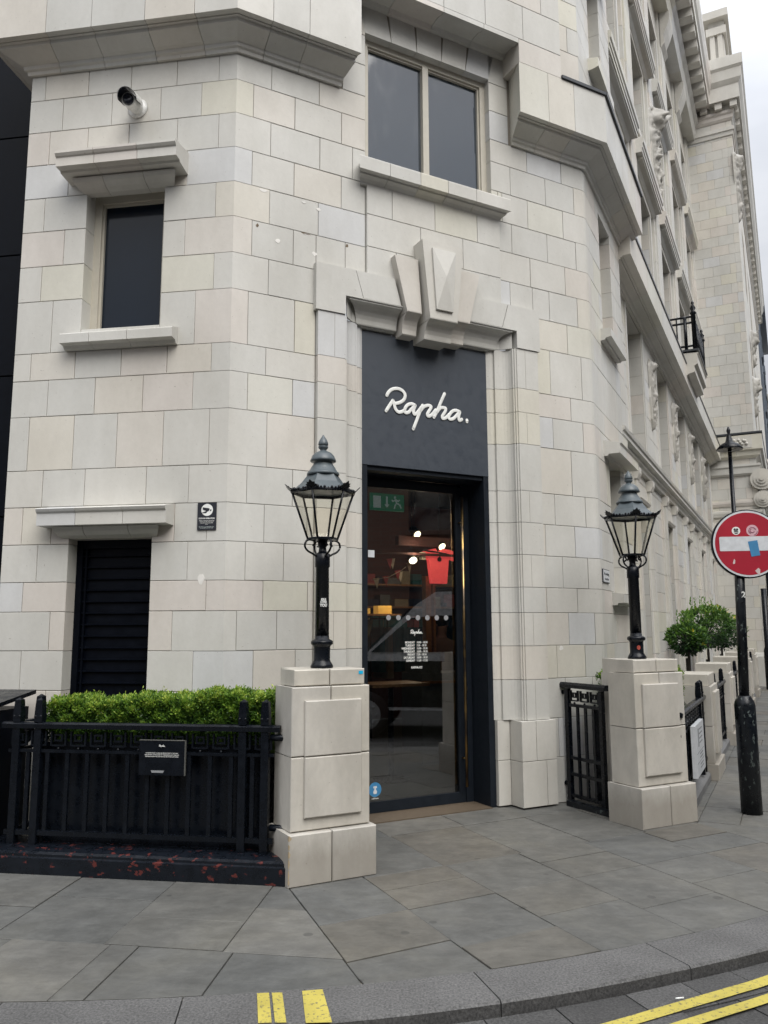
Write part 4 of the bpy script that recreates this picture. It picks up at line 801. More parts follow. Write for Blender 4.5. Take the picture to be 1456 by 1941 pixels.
# person standing behind the counter
def person():
    t = thing('person', 'person in a brown top standing behind the shop counter', 'person', B.p(4.05, -3.35, 0))
    V = [(0, 0, .95), (0, 0, 1.15), (0, 0, 1.38), (0, 0, 1.47), (0, .0, 1.56), (0, .015, 1.66), (.19, 0, 1.40), (.25, .02, 1.14), (.17, .2, 1.02), (-.19, 0, 1.40), (-.25, .02, 1.14), (-.15, .2, 1.04), (.1, 0, .88), (.11, .02, .48), (.11, 0, .06), (-.1, 0, .88), (-.11, .02, .48), (-.11, 0, .06), (.11, .12, .03), (-.11, .12, .03)]
    Ed = [(0, 1), (1, 2), (2, 3), (3, 4), (4, 5), (2, 6), (6, 7), (7, 8), (2, 9), (9, 10), (10, 11), (0, 12), (12, 13), (13, 14), (0, 15), (15, 16), (16, 17), (14, 18), (17, 19)]
    rad = [.145, .13, .15, .06, .075, .088, .06, .045, .032, .06, .045, .032, .095, .07, .045, .095, .07, .045, .04, .04]
    me = bpy.data.meshes.new('body'); cpt = B.p(4.05, -3.35, 0)
    me.from_pydata([B.p(4.05+x, -3.35+y, z)-cpt for x, y, z in V], Ed, []); o = bpy.data.objects.new('body', me); SC.collection.objects.link(o); o.parent = t
    o.modifiers.new('Skin', 'SKIN')
    for i, r_ in enumerate(rad): me.skin_vertices[0].data[i].radius = (r_, r_*.85)
    me.skin_vertices[0].data[0].use_root = True
    s = o.modifiers.new('Sub', 'SUBSURF'); s.levels = 2; s.render_levels = 2
    mm, nt, b = base('person_cloth_skin', (.1, .06, .05), .8)
    ge = N(nt, 'ShaderNodeNewGeometry'); sp = N(nt, 'ShaderNodeSeparateXYZ'); nt.links.new(ge.outputs['Position'], sp.inputs[0]); mr = N(nt, 'ShaderNodeMath', operation='GREATER_THAN'); mr.inputs[1].default_value = 1.48; nt.links.new(sp.outputs[2], mr.inputs[0])
    nt.links.new(mix(nt, mr.outputs[0], (.17, .095, .07), (.34, .19, .14)), b.inputs['Base Color']); me.materials.append(mm)
    m = M(); m.ball(B.p(4.05, -3.365, 1.695), .098, .5, (.92, 1.0, 1.0), 16, F=B); ho = m.obj('hair', HAIR, t)
    m = M(); F_ = B
    for s in (-1, 1): m.ball(B.p(4.05+s*.032, -3.262, 1.655), .011, n=8)
    m.obj('eyes', INK, t); m = M(); m.ball(B.p(4.05, -3.250, 1.625), .014, sc=(.8, 1, 1.5), n=8, F=B)
    for s in (-1, 1): m.ball(B.p(4.05+s*.083, -3.34, 1.64), .022, sc=(.4, .8, 1.2), n=8, F=B)
    m.obj('nose_and_ears', SKIN, t)
person()
for (u, w, z, e, c) in ((3.9, -2.5, 2.9, 5.5, (1, .75, .5)), (2.5, -1.75, 2.0, 3.2, (1, .8, .55)), (3.4, -2.9, 2.6, 3, (1, .78, .55)), (5.0, -5.4, 2.8, 14, (1, .78, .55))):  # point lights near the spotlights, plus unseen fill added over table and back shelves
    l = bpy.data.lights.new('spot_and_fill_light', 'POINT'); l.energy = e; l.color = c; l.shadow_soft_size = .06; o = bpy.data.objects.new('spot_and_fill_light', l); o.location = B.p(u, w, z); SC.collection.objects.link(o)

# ------------------------------------------------------------ neighbouring buildings
t = thing('black_clad_building', 'black panel clad building at the left edge beside the stone wall', 'building', A.p(-5, -1.5, 0))
for a, b_ in ((-5.4, -3.65), (-3.65, -1.7)):
    for z0, z1 in ((0, 1.3), (1.3, 2.6), (2.6, 3.9), (3.9, 5.07), (5.07, 6.27), (6.27, 7.5), (7.5, 10)):
        m = M(); m.stone(A, a+.004, b_-.004, -.60, -.5, z0+.006, z1-.006, .5); m.obj('panel', CLAD, t)
m = M(); m.box(A, -12, -1.75, -6, -.62, 0, 10); m.obj('wall', CLAD, t)
def far_building(name, label, F, u0, u1, w0, w1, z1, wall, cols, rws, z0=3.2, cat='building'):
    t = thing(name, label, cat, F.p((u0+u1)/2, (w0+w1)/2, 0)); m = M(); m.box(F, u0, u1, w0, w1, 0, z1, .4); m.obj('wall', wall, t)
    m = M(); m.box(F, u0-.2, u1+.2, w0, w1+.35, z1, z1+.5, .4); m.obj('cornice', wall, t)
    cw = (u1-u0)/cols
    for i in range(cols):
        for j in range(rws):
            c = u0+cw*(i+.5); zz = .9+j*z0; f = M(); a, b_ = c-cw*.26, c+cw*.26
            f.box(F, a-.08, b_+.08, w1, w1+.08, zz-.12, zz, .5); f.box(F, a-.08, a, w1, w1+.05, zz, zz+z0*.6); f.box(F, b_, b_+.08, w1, w1+.05, zz, zz+z0*.6); f.box(F, a-.08, b_+.08, w1, w1+.07, zz+z0*.6, zz+z0*.6+.15)
            o = f.obj('window', wall, t); g = M(); g.box(F, a, b_, w1, w1+.015, zz, zz+z0*.6); g.obj('pane', PANE, o)
    return t
fb = far_building('slate_grey_building', 'tall slate grey building glimpsed behind the stone wing', E, 40, 52, -8, 1.12, 20.5, SLATE, 4, 6)
fb = far_building('distant_stone_building', 'distant pale stone building with dark shopfront at the right edge', E, 52.5, 75, -8, 1.45, 17.2, STONE2, 6, 5)
m = M(); m.box(E, 18, 21.5, WW, 1.22, 0, 3.6); m.box(E, 22.5, 26, WW, 1.2, 0, 3.6); m.obj('shopfront', BLACK, bld); m = M(); m.box(E, 21.6, 22.4, WW, 1.16, 1.5, 2.6); m.obj('lit_window', WARMW, bld)
# the other side of the street, behind the camera; it shows only in the glass
OP = FR((0, -9.5), 172); 
far_building('brick_terrace', 'dark brick terrace across the street, seen only as reflection', OP, -16, -1, -9, 0, 9.5, BRICK, 6, 3)
far_building('brown_brick_terrace', 'brown brick terrace across the street with stone bands', OP, -1, 14, -9, .05, 8.5, BRICK, 6, 2)
OP2 = FR(E.p(0, 11.5, 0).xy, 63.2); OP2.n = -E.n
far_building('side_street_terrace', 'dark terrace on the far side of the side street', OP2, -12, 14, -8, 0, 10.0, BRICK, 9, 3)
far_building('stone_terrace', 'pale stone terrace further down the far side of the side street', OP2, 14.2, 62, -8, .1, 12.0, STONE2, 14, 4)
far_building('closing_building', 'brick building closing the far end of the side street', E, 90, 100, -20, 30, 14.0, BRICK, 3, 3)

# ------------------------------------------------------------ ground
m = M(); m.add([(-300, -300, -.075), (300, -300, -.075), (300, 300, -.075), (-300, 300, -.075)], [(0, 1, 2, 3)]); m.obj('ground', ASPH, kind='structure')
KI = [(-12, 5.30), (-9, 4.86), (-6, 4.40), (-4.4, 4.10), (-3.2, 3.88), (-2.4, 3.77), (-1.675, 3.741), (-.895, 3.785), (-.101, 3.907), (.417, 4.037), (.901, 4.20), (1.336, 4.38), (1.75, 4.565), (2.132, 4.765), (2.7, 5.12), (3.25, 5.62), (3.75, 6.30), (4.2, 7.17), (9.0, 16.67), (30, 58.2)]
def dense(P, step=.12, lim=(-4, 5)):
    out = []
    for a, b_ in zip(P[:-1], P[1:]):
        A0, B0 = Vector(a), Vector(b_); n_ = max(1, int((B0-A0).length/step)) if lim[0] < a[0] < lim[1] and (B0-A0).length < 3 else 1
        for j in range(n_): out.append(A0.lerp(B0, j/n_))
    out.append(Vector(P[-1])); return out
def smooth(P, it=6):
    P = [Vector(p) for p in P]
    for _ in range(it): P = [P[0]]+[(P[i-1]+P[i]*2+P[i+1])/4 if (P[i-1]-P[i+1]).length < 1 else P[i] for i in range(1, len(P)-1)]+[P[-1]]
    return P
KP = smooth(dense(KI))
def offs(P, d):
    out = []
    for i, p in enumerate(P):
        t_ = (P[min(i+1, len(P)-1)]-P[max(i-1, 0)]).normalized(); n_ = Vector((t_.y, -t_.x)); out.append(p+n_*d)
    return out
def clip(poly, a, b_):   # keep left of a->b
    out = []; n_ = len(poly); side = lambda p: (b_.x-a.x)*(p.y-a.y)-(b_.y-a.y)*(p.x-a.x)
    for i in range(n_):
        p, q = poly[i], poly[(i+1) % n_]; sp_, sq_ = side(p), side(q)
        if sp_ >= 0: out.append(p)
        if sp_*sq_ < 0: out.append(p.lerp(q, sp_/(sp_-sq_)))
    return out
KC = [p for p in offs([Vector(q) for q in KP], -.004)]
KCs = KC[::3]+[KC[-1]]
pav = thing('pavement', '', '', (0, 5, 0)); pav['kind'] = 'structure'
for k in ('label', 'category'): del pav[k]
m = M(); lo = [Vector((p.x, p.y, -.014)) for p in KP]; hi = [Vector((p.x-40, p.y+60, -.014)) for p in KP]
for i in range(len(lo)-1): m.add([lo[i], lo[i+1], hi[i+1], hi[i]], [(0, 1, 2, 3)])
m.obj('paving_bed', MORTAR, pav)
PAVST = M(); _fl = [0]
def flag(poly, near=True, g=.003, zt=0):
    # shrink and clip to the kerb line
    c = sum(poly, Vector((0, 0)))/len(poly)
    for a, b_ in zip(KCs[:-1], KCs[1:]):
        if min((p-a).length for p in poly) < 4 or (b_-a).length > 2: poly = clip(poly, a, b_)
        if len(poly) < 3: return
    ar = abs(sum(poly[i].x*poly[(i+1) % len(poly)].y-poly[(i+1) % len(poly)].x*poly[i].y for i in range(len(poly))))/2
    if ar < .004: return
    c = sum(poly, Vector((0, 0)))/len(poly); q = []
    n_ = len(poly)
    for i in range(n_):
        p, pa, pb = poly[i], poly[i-1], poly[(i+1) % n_]; d1 = (p-pa); d2 = (pb-p)
        if d1.length < 1e-5 or d2.length < 1e-5: continue
        d1.normalize(); d2.normalize(); n1 = Vector((-d1.y, d1.x)); n2 = Vector((-d2.y, d2.x)); k = n1+n2
        if (c-p).dot(k) < 0: k = -k
        L = k.length_squared; q.append(p+k*(2*g/L if L > .3 else g))
    if len(q) < 3: return
    dz = random.uniform(-.003, .003)+zt; t = random.random()
    mm = M() if near and _fl[0] < 290 else PAVST
    c2 = .003
    top = [Vector((p.x, p.y, dz))+Vector(((c-p).x, (c-p).y, 0)).normalized()*c2 for p in q]
    P0 = [Vector((p.x, p.y, -.03)) for p in q]; P1 = [Vector((p.x, p.y, dz-.002)) for p in q]; n_ = len(q)
    mm.add(P0+P1+top, [(i, (i+1) % n_, n_+(i+1) % n_, n_+i) for i in range(n_)]+[(n_+i, n_+(i+1) % n_, 2*n_+(i+1) % n_, 2*n_+i) for i in range(n_)]+[tuple(range(2*n_, 3*n_))], t)
    if mm is not PAVST: _fl[0] += 1; mm.obj('flagstone', FLAG, pav)
xy = lambda F, u, w: F.p(u, w, 0).xy
Ub = lambda j, w: (.63+.613*j)-.085*(w-1.17)/1.4
J1, J2 = xy(B, .128, 1.106), xy(B, -.22, 3.6)
_t = xy(B, 2, 1.5)
J2b, J1b = (J2, J1) if (J1.x-J2.x)*(_t.y-J2.y)-(J1.y-J2.y)*(_t.x-J2.x) > 0 else (J1, J2)
def bflag(j0, j1, w0, w1):
    poly = [xy(B, Ub(j0, w0), w0), xy(B, Ub(j1, w0), w0), xy(B, Ub(j1, w1), w1), xy(B, Ub(j0, w1), w1)]
    ar = sum(poly[i].x*poly[(i+1) % len(poly)].y-poly[(i+1) % len(poly)].x*poly[i].y for i in range(len(poly)))
    if ar < 0: poly = poly[::-1]
    if j0 < 1: poly = clip(poly, J2b, J1b)
    if len(poly) > 2:
        ar = sum(poly[i].x*poly[(i+1) % len(poly)].y-poly[(i+1) % len(poly)].x*poly[i].y for i in range(len(poly)))
        if ar < 0: poly = poly[::-1]
        flag(poly)
# orientation: make sure polys wind counter-clockwise; J2->J1 keeps the right-hand (door) zone
def side_ok(): return None
def cliplr(poly, a, b_, right):
    return clip(poly, a, b_) if not right else clip(poly, b_, a)
_c = clip
for j in range(-2, 5):
    for (w0, w1) in ((.55, 1.165),): pass
rowsB = [(-.62, .30), (.30, 1.165)]
for (w0, w1), js in (((-.62, .30), (-1, 0, .95, 2.1, 3.2, 4.2, 5)), ((.30, 1.165), (-1, 0, .98, 2.05, 3.1, 4.05, 5))):
    for a, b_ in zip(js[:-1], js[1:]): bflag(a, b_, w0, w1)
for j in range(-2, 5):
    for w0, w1 in {-2: [(1.165, 1.80)], -1: [(1.165, 1.80)], 0: [(1.165, 1.445), (1.445, 1.80)], 1: [(1.165, 1.80)], 2: [(1.165, 1.43), (1.43, 1.80)], 3: [(1.165, 1.80)], 4: [(1.165, 1.47), (1.47, 1.80)]}[j]: bflag(j, j+1, w0, w1)
    for w0, w1 in {-2: [(1.80, 2.6), (2.6, 3.3)], -1: [(1.80, 2.3), (2.3, 3.3)], 0: [(1.80, 2.41), (2.41, 3.4)], 1: [(1.80, 2.25), (2.25, 3.4)], 2: [(1.80, 2.43), (2.43, 3.4)], 3: [(1.80, 2.24), (2.24, 3.4)], 4: [(1.8, 2.45), (2.45, 3.4)]}[j]: bflag(j, j+1, w0, w1)
# left zone, laid parallel to the left railing
def aflag(u0, u1, w0, w1, s=.05):
    f = lambda u, w: u+s*(w-.8)/1.0
    poly = [xy(A, f(u0, w0), w0), xy(A, f(u1, w0), w0), xy(A, f(u1, w1), w1), xy(A, f(u0, w1), w1)]
    poly = clip(poly, J1, J2)
    if len(poly) < 3: return
    ar = sum(poly[i].x*poly[(i+1) % len(poly)].y-poly[(i+1) % len(poly)].x*poly[i].y for i in range(len(poly)))
    if ar < 0: poly = poly[::-1]
    flag(poly)
cols = [-3.2, -2.55, -1.9, -1.26, -.64, .01, .655, 1.6]
spl = [[.77, 1.25, 1.84], [.77, 1.4, 1.84], [.77, 1.3, 1.84], [.77, 1.36, 1.84], [.77, 1.15, 1.82], [.77, 1.42, 1.82], [.77, 1.19, 1.83]]
# clip() keeps the left of a->b; pick the direction that keeps the left-hand zone
_t = xy(A, 0, 1.5)
if (J2.x-J1.x)*(_t.y-J1.y)-(J2.y-J1.y)*(_t.x-J1.x) < 0:
    J1a, J2a = J2, J1
else: J1a, J2a = J1, J2
def aflag2(u0, u1, w0, w1):
    f = lambda u, w: u+.05*(w-.8)
    poly = [xy(A, f(u0, w1), w1), xy(A, f(u1, w1), w1), xy(A, f(u1, w0), w0), xy(A, f(u0, w0), w0)]
    poly = clip(poly, J1a, J2a)
    if len(poly) > 2: flag(poly)
for k in range(7):
    for w0, w1 in zip(spl[k][:-1], spl[k][1:]): aflag2(cols[k], cols[k+1], w0, w1)
for a, b_ in zip((-3.2, -2.5, -1.8, -1.1, -.5, .055, .21, .71), (-2.5, -1.8, -1.1, -.5, .055, .21, .71, 1.8)): aflag2(a, b_, 1.825, 3.1)
# side-street zone
L0, L1 = xy(B, Ub(5, -.6), -.6), xy(B, Ub(5, 3.4), 3.4)
for i in range(-3, 44):
    wj = [.2, .86, 1.42, 2.0, 2.6] if i % 2 else [.2, .86, 1.18, 1.72, 2.6]
    for a, b_ in zip(wj[:-1], wj[1:]):
        u0, u1 = -.7+.62*i, -.7+.62*(i+1); poly = [xy(E, u0, b_), xy(E, u1, b_), xy(E, u1, a), xy(E, u0, a)]
        if i < 6:
            _s = (L1.x-L0.x)*(xy(E, 3, 1).y-L0.y)-(L1.y-L0.y)*(xy(E, 3, 1).x-L0.x); poly = clip(poly, L0, L1) if _s > 0 else clip(poly, L1, L0)
        if len(poly) > 2: flag(poly, i < 22)
if PAVST.v: PAVST.obj('far_flagstones', FLAG, pav, kind='stuff')
# kerb stones
kerb = thing('kerb', '', '', (0, 3.8, 0)); kerb['kind'] = 'structure'
for k in ('label', 'category'): del kerb[k]
def at_x(x): return min(range(len(KP)), key=lambda i: abs(KP[i].x-x) if i < len(KP)-3 else 99)
KO = offs(KP, .30)
cutx = [-4.2, -3.3, -2.45, -1.65, -.86, -.42, .46, 1.40, 2.2, 2.95, 3.6]
idx = [0]+[at_x(x) for x in cutx]+[len(KP)-2]
for a, b_ in zip(idx[:-1], idx[1:]):
    if b_ <= a: continue
    I = [KP[i] for i in range(a, b_+1)]; O = [KO[i] for i in range(a, b_+1)]
    d0 = (I[1]-I[0]).normalized()*.003; d1 = (I[-1]-I[-2]).normalized()*.003; I[0] = I[0]+d0; O[0] = O[0]+d0; I[-1] = I[-1]-d1; O[-1] = O[-1]-d1
    m = M(); t = random.uniform(.75, 1)
    rr = lambda: random.uniform(-.002, .002)
    top_i = [Vector((p.x, p.y, 0)) for p in I]; O2 = offs(O, 0); top_o = [Vector((p.x, p.y, rr())) for p in O]; ch = [Vector((p.x, p.y, -.012)) for p in offs(O, .010)] if len(O) > 1 else O; bot = [Vector((p.x, p.y, -.2)) for p in offs(O, .014)]; bi = [Vector((p.x, p.y, -.2)) for p in I]
    n_ = len(I)
    for i in range(n_-1):
        m.add([top_i[i], top_o[i], top_o[i+1], top_i[i+1]], [(0, 1, 2, 3)], t); m.add([top_o[i], ch[i], ch[i+1], top_o[i+1]], [(0, 1, 2, 3)], t*.9); m.add([ch[i], bot[i], bot[i+1], ch[i+1]], [(0, 1, 2, 3)], .30)
    for i in (0, n_-1): m.add([top_i[i], top_o[i], ch[i], bot[i], bi[i]], [(0, 1, 2, 3, 4)], t)
    m.obj('kerb_stone', GRAN, kerb, recalc=False)
# channel of square setts in the road
road = thing('road', '', '', (0, 3, -.07)); road['kind'] = 'structure'
for k in ('label', 'category'): del road[k]
for (d0, d1, ln, of) in ((.325, .56, .33, 0), (.56, .80, .30, .12), (.80, 1.05, .34, .05), (1.05, 1.30, .33, .2)):
    s = of; Pi = offs(KP, d0+.003); Po = offs(KP, d1-.003)
    L = [0]
    for i in range(1, len(KP)): L.append(L[-1]+(KP[i]-KP[i-1]).length)
    def at(P, s_):
        for i in range(1, len(P)):
            if L[i] >= s_: return P[i-1].lerp(P[i], (s_-L[i-1])/(L[i]-L[i-1]))
        return P[-1]
    s = L[at_x(-3.2)]+of
    while s < L[at_x(3.6)]:
        e = s+ln*random.uniform(.9, 1.1); q = [at(Pi, s+.003), at(Pi, e-.003), at(Po, e-.003), at(Po, s+.003)]; z = -.056+random.uniform(-.003, .003); m = M()
        m.prism([Vector((p.x, p.y, -.09)) for p in q], [Vector((p.x, p.y, z)) for p in q], random.choice([.1, .25, .4, .55, .5])); m.obj('sett', GRAN, road); s = e
m = M()   # yellow lines: two on the road, three short bars over the kerb
def stripe(P, lo, hi, z):
    pts = [Vector(p) for p in P]; a = offs(pts, lo); b_ = offs(pts, hi)
    for i in range(len(pts)-1): m.add([(a[i].x, a[i].y, z), (b_[i].x, b_[i].y, z), (b_[i+1].x, b_[i+1].y, z), (a[i+1].x, a[i+1].y, z)], [(0, 1, 2, 3)])
Y1 = [(.2, 3.25), (.6, 3.46), (.985, 3.645), (1.292, 3.80), (1.6, 3.955), (1.8, 4.06), (2.4, 4.42), (3.2, 5.0)]; Y2 = [(.4, 3.22), (.85, 3.43), (1.259, 3.64), (1.481, 3.752), (1.72, 3.875), (2.3, 4.2), (3.2, 4.8)]
stripe([tuple(p) for p in catmull([tuple(q) for q in Y1], 6)], -.034, .034, -.048); stripe([tuple(p) for p in catmull([tuple(q) for q in Y2], 6)], -.030, .030, -.047)
m.obj('yellow_line', YEL, road, recalc=False)
m = M()
for q in ([(-.573, 3.822), (-.520, 3.826), (-.470, 3.552), (-.525, 3.548)], [(-.508, 3.825), (-.462, 3.828), (-.410, 3.553), (-.456, 3.550)], [(-.375, 3.842), (-.285, 3.858), (-.222, 3.552), (-.330, 3.548)]): m.add([(x, y, .0035) for x, y in q], [(0, 1, 2, 3)])
m.obj('yellow_kerb_mark', YEL, kerb, recalc=False)
# litter
for (x, y, z, a, lab) in ((-2.16, 5.70, .006, .3, 'white cigarette end by the foot of the red flaked plinth'), (.62, 3.60, -.05, 1.2, 'cigarette end in the gutter below the kerb'), (1.32, 3.88, -.05, .2, 'orange tipped cigarette end in the gutter')):
    m = M(); d = Vector((math.cos(a), math.sin(a), 0))*.02; m.tube([Vector((x, y, z))-d, Vector((x, y, z))+d], .004, 8); tag(m.obj('cigarette_end', WHITE), lab, 'cigarette end')

# ------------------------------------------------------------ pedestals and lamps
def pedestal(side, label):
    f = (lambda u: u) if side < 0 else (lambda u: 3.865-u)
    t = thing('lamp_pedestal', label, 'pedestal', B.p(f(.43), .9, 0), 'stone pedestals flanking the door')
    def blk(u0, u1, w0, w1, z0, z1, tt, chm=.006, cut=0):
        a, b_ = sorted((f(u0), f(u1))); m = M(); m.stone(B, a, b_, w0, w1, z0, z1, tt, chm); m.obj('stone', STONE3, t)
    g = .003
    blk(.115, .415-g, .74, 1.125, 0, .313, .45); blk(.415+g, .735, .74, 1.125, 0, .313, .2); blk(.25, .50, .42, .74, 0, .30, .5)
    blk(.145, .71, .77, 1.075, .319, .78-g, .6); blk(.27, .50, .46, .77, .3, 1.2, .5)
    blk(.145, .425-g, .77, 1.075, .78+g, 1.222, .3) ; blk(.425+g, .71, .77, 1.075, .78+g, 1.222, .75)
    blk(.170, .425-g, .795, 1.050, 1.228, 1.332, .8); blk(.425+g, .685, .795, 1.050, 1.228, 1.332, .6); blk(.29, .50, .48, .795, 1.2, 1.325, .7)
    a, b_ = sorted((f(.232), f(.640))); m = M(); m.stone(B, a, b_, 1.07, 1.100, .40, .78-g, .55, .006); m.stone(B, a, b_, 1.07, 1.100, .78+g, 1.135, .45, .006); m.obj('raised_panel', STONE3, t)
    m = M(); m.box(B, *sorted((f(.19), f(.665))), .815, 1.030, .30, 1.27); m.obj('joint', MORTAR, t)
    return t
pl = pedestal(-1, 'left stone pedestal with chipped base edge between door and railing'); prr = pedestal(1, 'right stone pedestal of the door beside the iron gate')
m = M(); m.box(B, .64, .672, 1.051, 1.053, 1.295, 1.316); m.obj('blue_tape', CYAN, pl)
m = M(); rr = random.Random(5)
RAW = flat('raw_broken_stone', (.40, .32, .21), .95)
for (zc_, hh, dd) in ((.296, .032, .017), (.245, .030, .010), (.20, .040, .013), (.145, .05, .009), (.08, .055, .007), (.035, .03, .010)):
    m = M(); pts = []
    for j in range(9):
        a = j/8*math.pi; e = dd*(.35+.65*math.sin(a))*rr.uniform(.75, 1.2); z = zc_-hh/2+hh*j/8; pts.append((B.p(.115-.001, 1.125-e, z), B.p(.115+.001, 1.125+.0012, z), B.p(.115+e, 1.125+.001, z)))
    P = [p for t3 in pts for p in t3]; m.add(P, [(3*j, 3*j+1, 3*j+4, 3*j+3) for j in range(8)]+[(3*j+1, 3*j+2, 3*j+5, 3*j+4) for j in range(8)], .5); m.obj('chipped_edge', RAW, pl)
def lamp(c, label, rot):
    t = thing('street_lantern', label, 'lamp post', c, 'lanterns on the door pedestals'); c = Vector(c); z = c.z; L = lambda p: [(r, h-z) for r, h in p]
    m = M(); m.lathe(c, L([(.078, z), (.080, z+.012), (.072, z+.028), (.064, z+.040), (.057, z+.055), (.058, 1.475), (.062, 1.485), (.076, 1.495), (.078, 1.512), (.070, 1.522), (.052, 1.53), (.048, 1.56)]), 20, sm=True, rot=.4); m.obj('base', BLACK, t)
    m = M(); m.lathe(c, L([(.049, 1.53), (.0465, 2.03), (.053, 2.035), (.053, 2.125), (.046, 2.13), (.030, 2.14), (.026, 2.17), (.036, 2.2), (.03, 2.225)]), 24); m.obj('pole', BLACK, t)
    for k in range(4):   # scroll brackets
        a = rot+R(45)+k*math.pi/2; d = Vector((math.cos(a), math.sin(a), 0)); P = [(.05, 2.11), (.075, 2.125), (.115, 2.145), (.137, 2.175), (.130, 2.21), (.100, 2.226), (.068, 2.218), (.062, 2.195), (.078, 2.185)]
        m = M(); Q = catmull(P, 4); m.tube([c+d*r+Vector((0, 0, h-z)) for r, h in Q], .0075, 8); m.obj('scroll_bracket', BLACK, t)
    hx = lambda r, h, k, o=0: c+Vector((math.cos(rot+R(60*k)+o)*r, math.sin(rot+R(60*k)+o)*r, h-z))
    m = M(); m.lathe(c, L([(.098, 2.222), (.115, 2.226), (.115, 2.240), (.098, 2.243)]), 6, sm=False, rot=rot)
    for k in range(6): m.tube([hx(.108, 2.235, k), hx(.222, 2.562, k)], .0085, 6)
    n6 = 6
    for k in range(6): m.tube([hx(.224, 2.565, k), hx(.224, 2.565, k+1)], .012, 6)
    m.obj('lantern_frame', BLACK, t)
    for k in range(6):
        m = M(); q = [hx(.103, 2.245, k), hx(.103, 2.245, k+1), hx(.217, 2.558, k+1), hx(.217, 2.558, k)]
        nrm = (q[1]-q[0]).cross(q[3]-q[0]).normalized()*.0015; m.prism([p-nrm for p in q], [p+nrm for p in q]); m.obj('pane', LGLASS, t)
    for k in range(6):   # crown cresting, a bigger palmette at each corner
        m = M(); a, b_ = hx(.226, 2.572, k), hx(.226, 2.572, k+1); out = lambda p: Vector(((p-c).x, (p-c).y, 0)).normalized()
        for j in range(9):
            s = (j+.5)/9; p = a.lerp(b_, s); hgt = .006+.004*(j % 2)+.002*abs(j-4); m.ball(p+out(p)*.006+Vector((0, 0, hgt*.5)), hgt, sc=(.9, .9, 1), n=6)
        m.obj('cresting', BLACK, t)
        m = M(); p = hx(.230, 2.575, k); d = out(p); s_ = Vector((-d.y, d.x, 0))
        pts = [(-.035, 0), (.035, 0), (.045, .022), (.03, .028), (.034, .045), (.016, .045), (.0, .070), (-.016, .045), (-.034, .045), (-.03, .028), (-.045, .022)]
        Q = [p+s_*x*.9+d*(y*.62)+Vector((0, 0, y*.62)) for x, y in pts]; m.prism([q-d*.004 for q in Q], [q+d*.004 for q in Q]); m.obj('palmette', BLACK, t)
    m = M(); P = [(.222, 2.572), (.155, 2.635), (.118, 2.685), (.112, 2.695)]; m.lathe(c, L(P), 6, sm=False, rot=rot)
    m.obj('roof', GREYGREEN, t)
    m = M(); m.lathe(c, L([(.112, 2.69), (.118, 2.697), (.114, 2.712), (.104, 2.715), (.100, 2.728), (.095, 2.732), (.090, 2.745), (.078, 2.762), (.066, 2.785), (.068, 2.793), (.091, 2.793), (.095, 2.80), (.088, 2.815), (.080, 2.835), (.060, 2.857), (.036, 2.869), (.022, 2.876), (.022, 2.882), (.033, 2.892), (.037, 2.904), (.030, 2.914), (.036, 2.917), (.037, 2.922), (.034, 2.938), (.026, 2.956), (.014, 2.974), (.008, 2.984), (.004, 2.992)]), 24); m.obj('chimney_cap', GREYGREEN, t)
    return t
cl = B.p(.452, .85, 1.332); crr = B.p(3.425, .85, 1.332)
l1 = lamp(cl, 'black iron lantern on the left pedestal, with a white printed sticker on its pole', R(-105)); l2 = lamp(crr, 'black iron gas style lantern on the right pedestal, with a red mark at its foot', R(-95))
cf = FR((0, 0), 0); v = (Vector((0, 0))-cl.xy).normalized(); cf.n = v; cf.d = Vector((-v.y, v.x)); q = wrapf(cf, cl, .0492)
m = M()
for (u0, u1, z0, z1) in ((-.012, .028, 1.805, 1.808), (-.012, -.009, 1.77, 1.805)): pass
text(q, .010, 1.797, .0, 'JESUS', .022, WHITE, l1, sx=.7, bold=.0008); text(q, .010, 1.779, .0, 'LOVES', .022, WHITE, l1, sx=.7, bold=.0008); text(q, .010, 1.755, .0, 'YOU', .028, WHITE, l1, sx=.85, bold=.0012)
cf2 = FR((0, 0), 0); v2 = (Vector((0, 0))-crr.xy).normalized(); cf2.n = v2; cf2.d = Vector((-v2.y, v2.x)); q2 = wrapf(cf2, crr, .0585); 
m = M(); P = [(.018+.016*math.cos(a*.7), 1.43+.02*math.sin(a*.7)) for a in range(9)]; m.prism([q2.p(u, 0, z) for u, z in P], [q2.p(u, .0015, z) for u, z in P]); m.obj('red_sticker', flat('rusty_red_sticker', (.35, .06, .04)), l2)

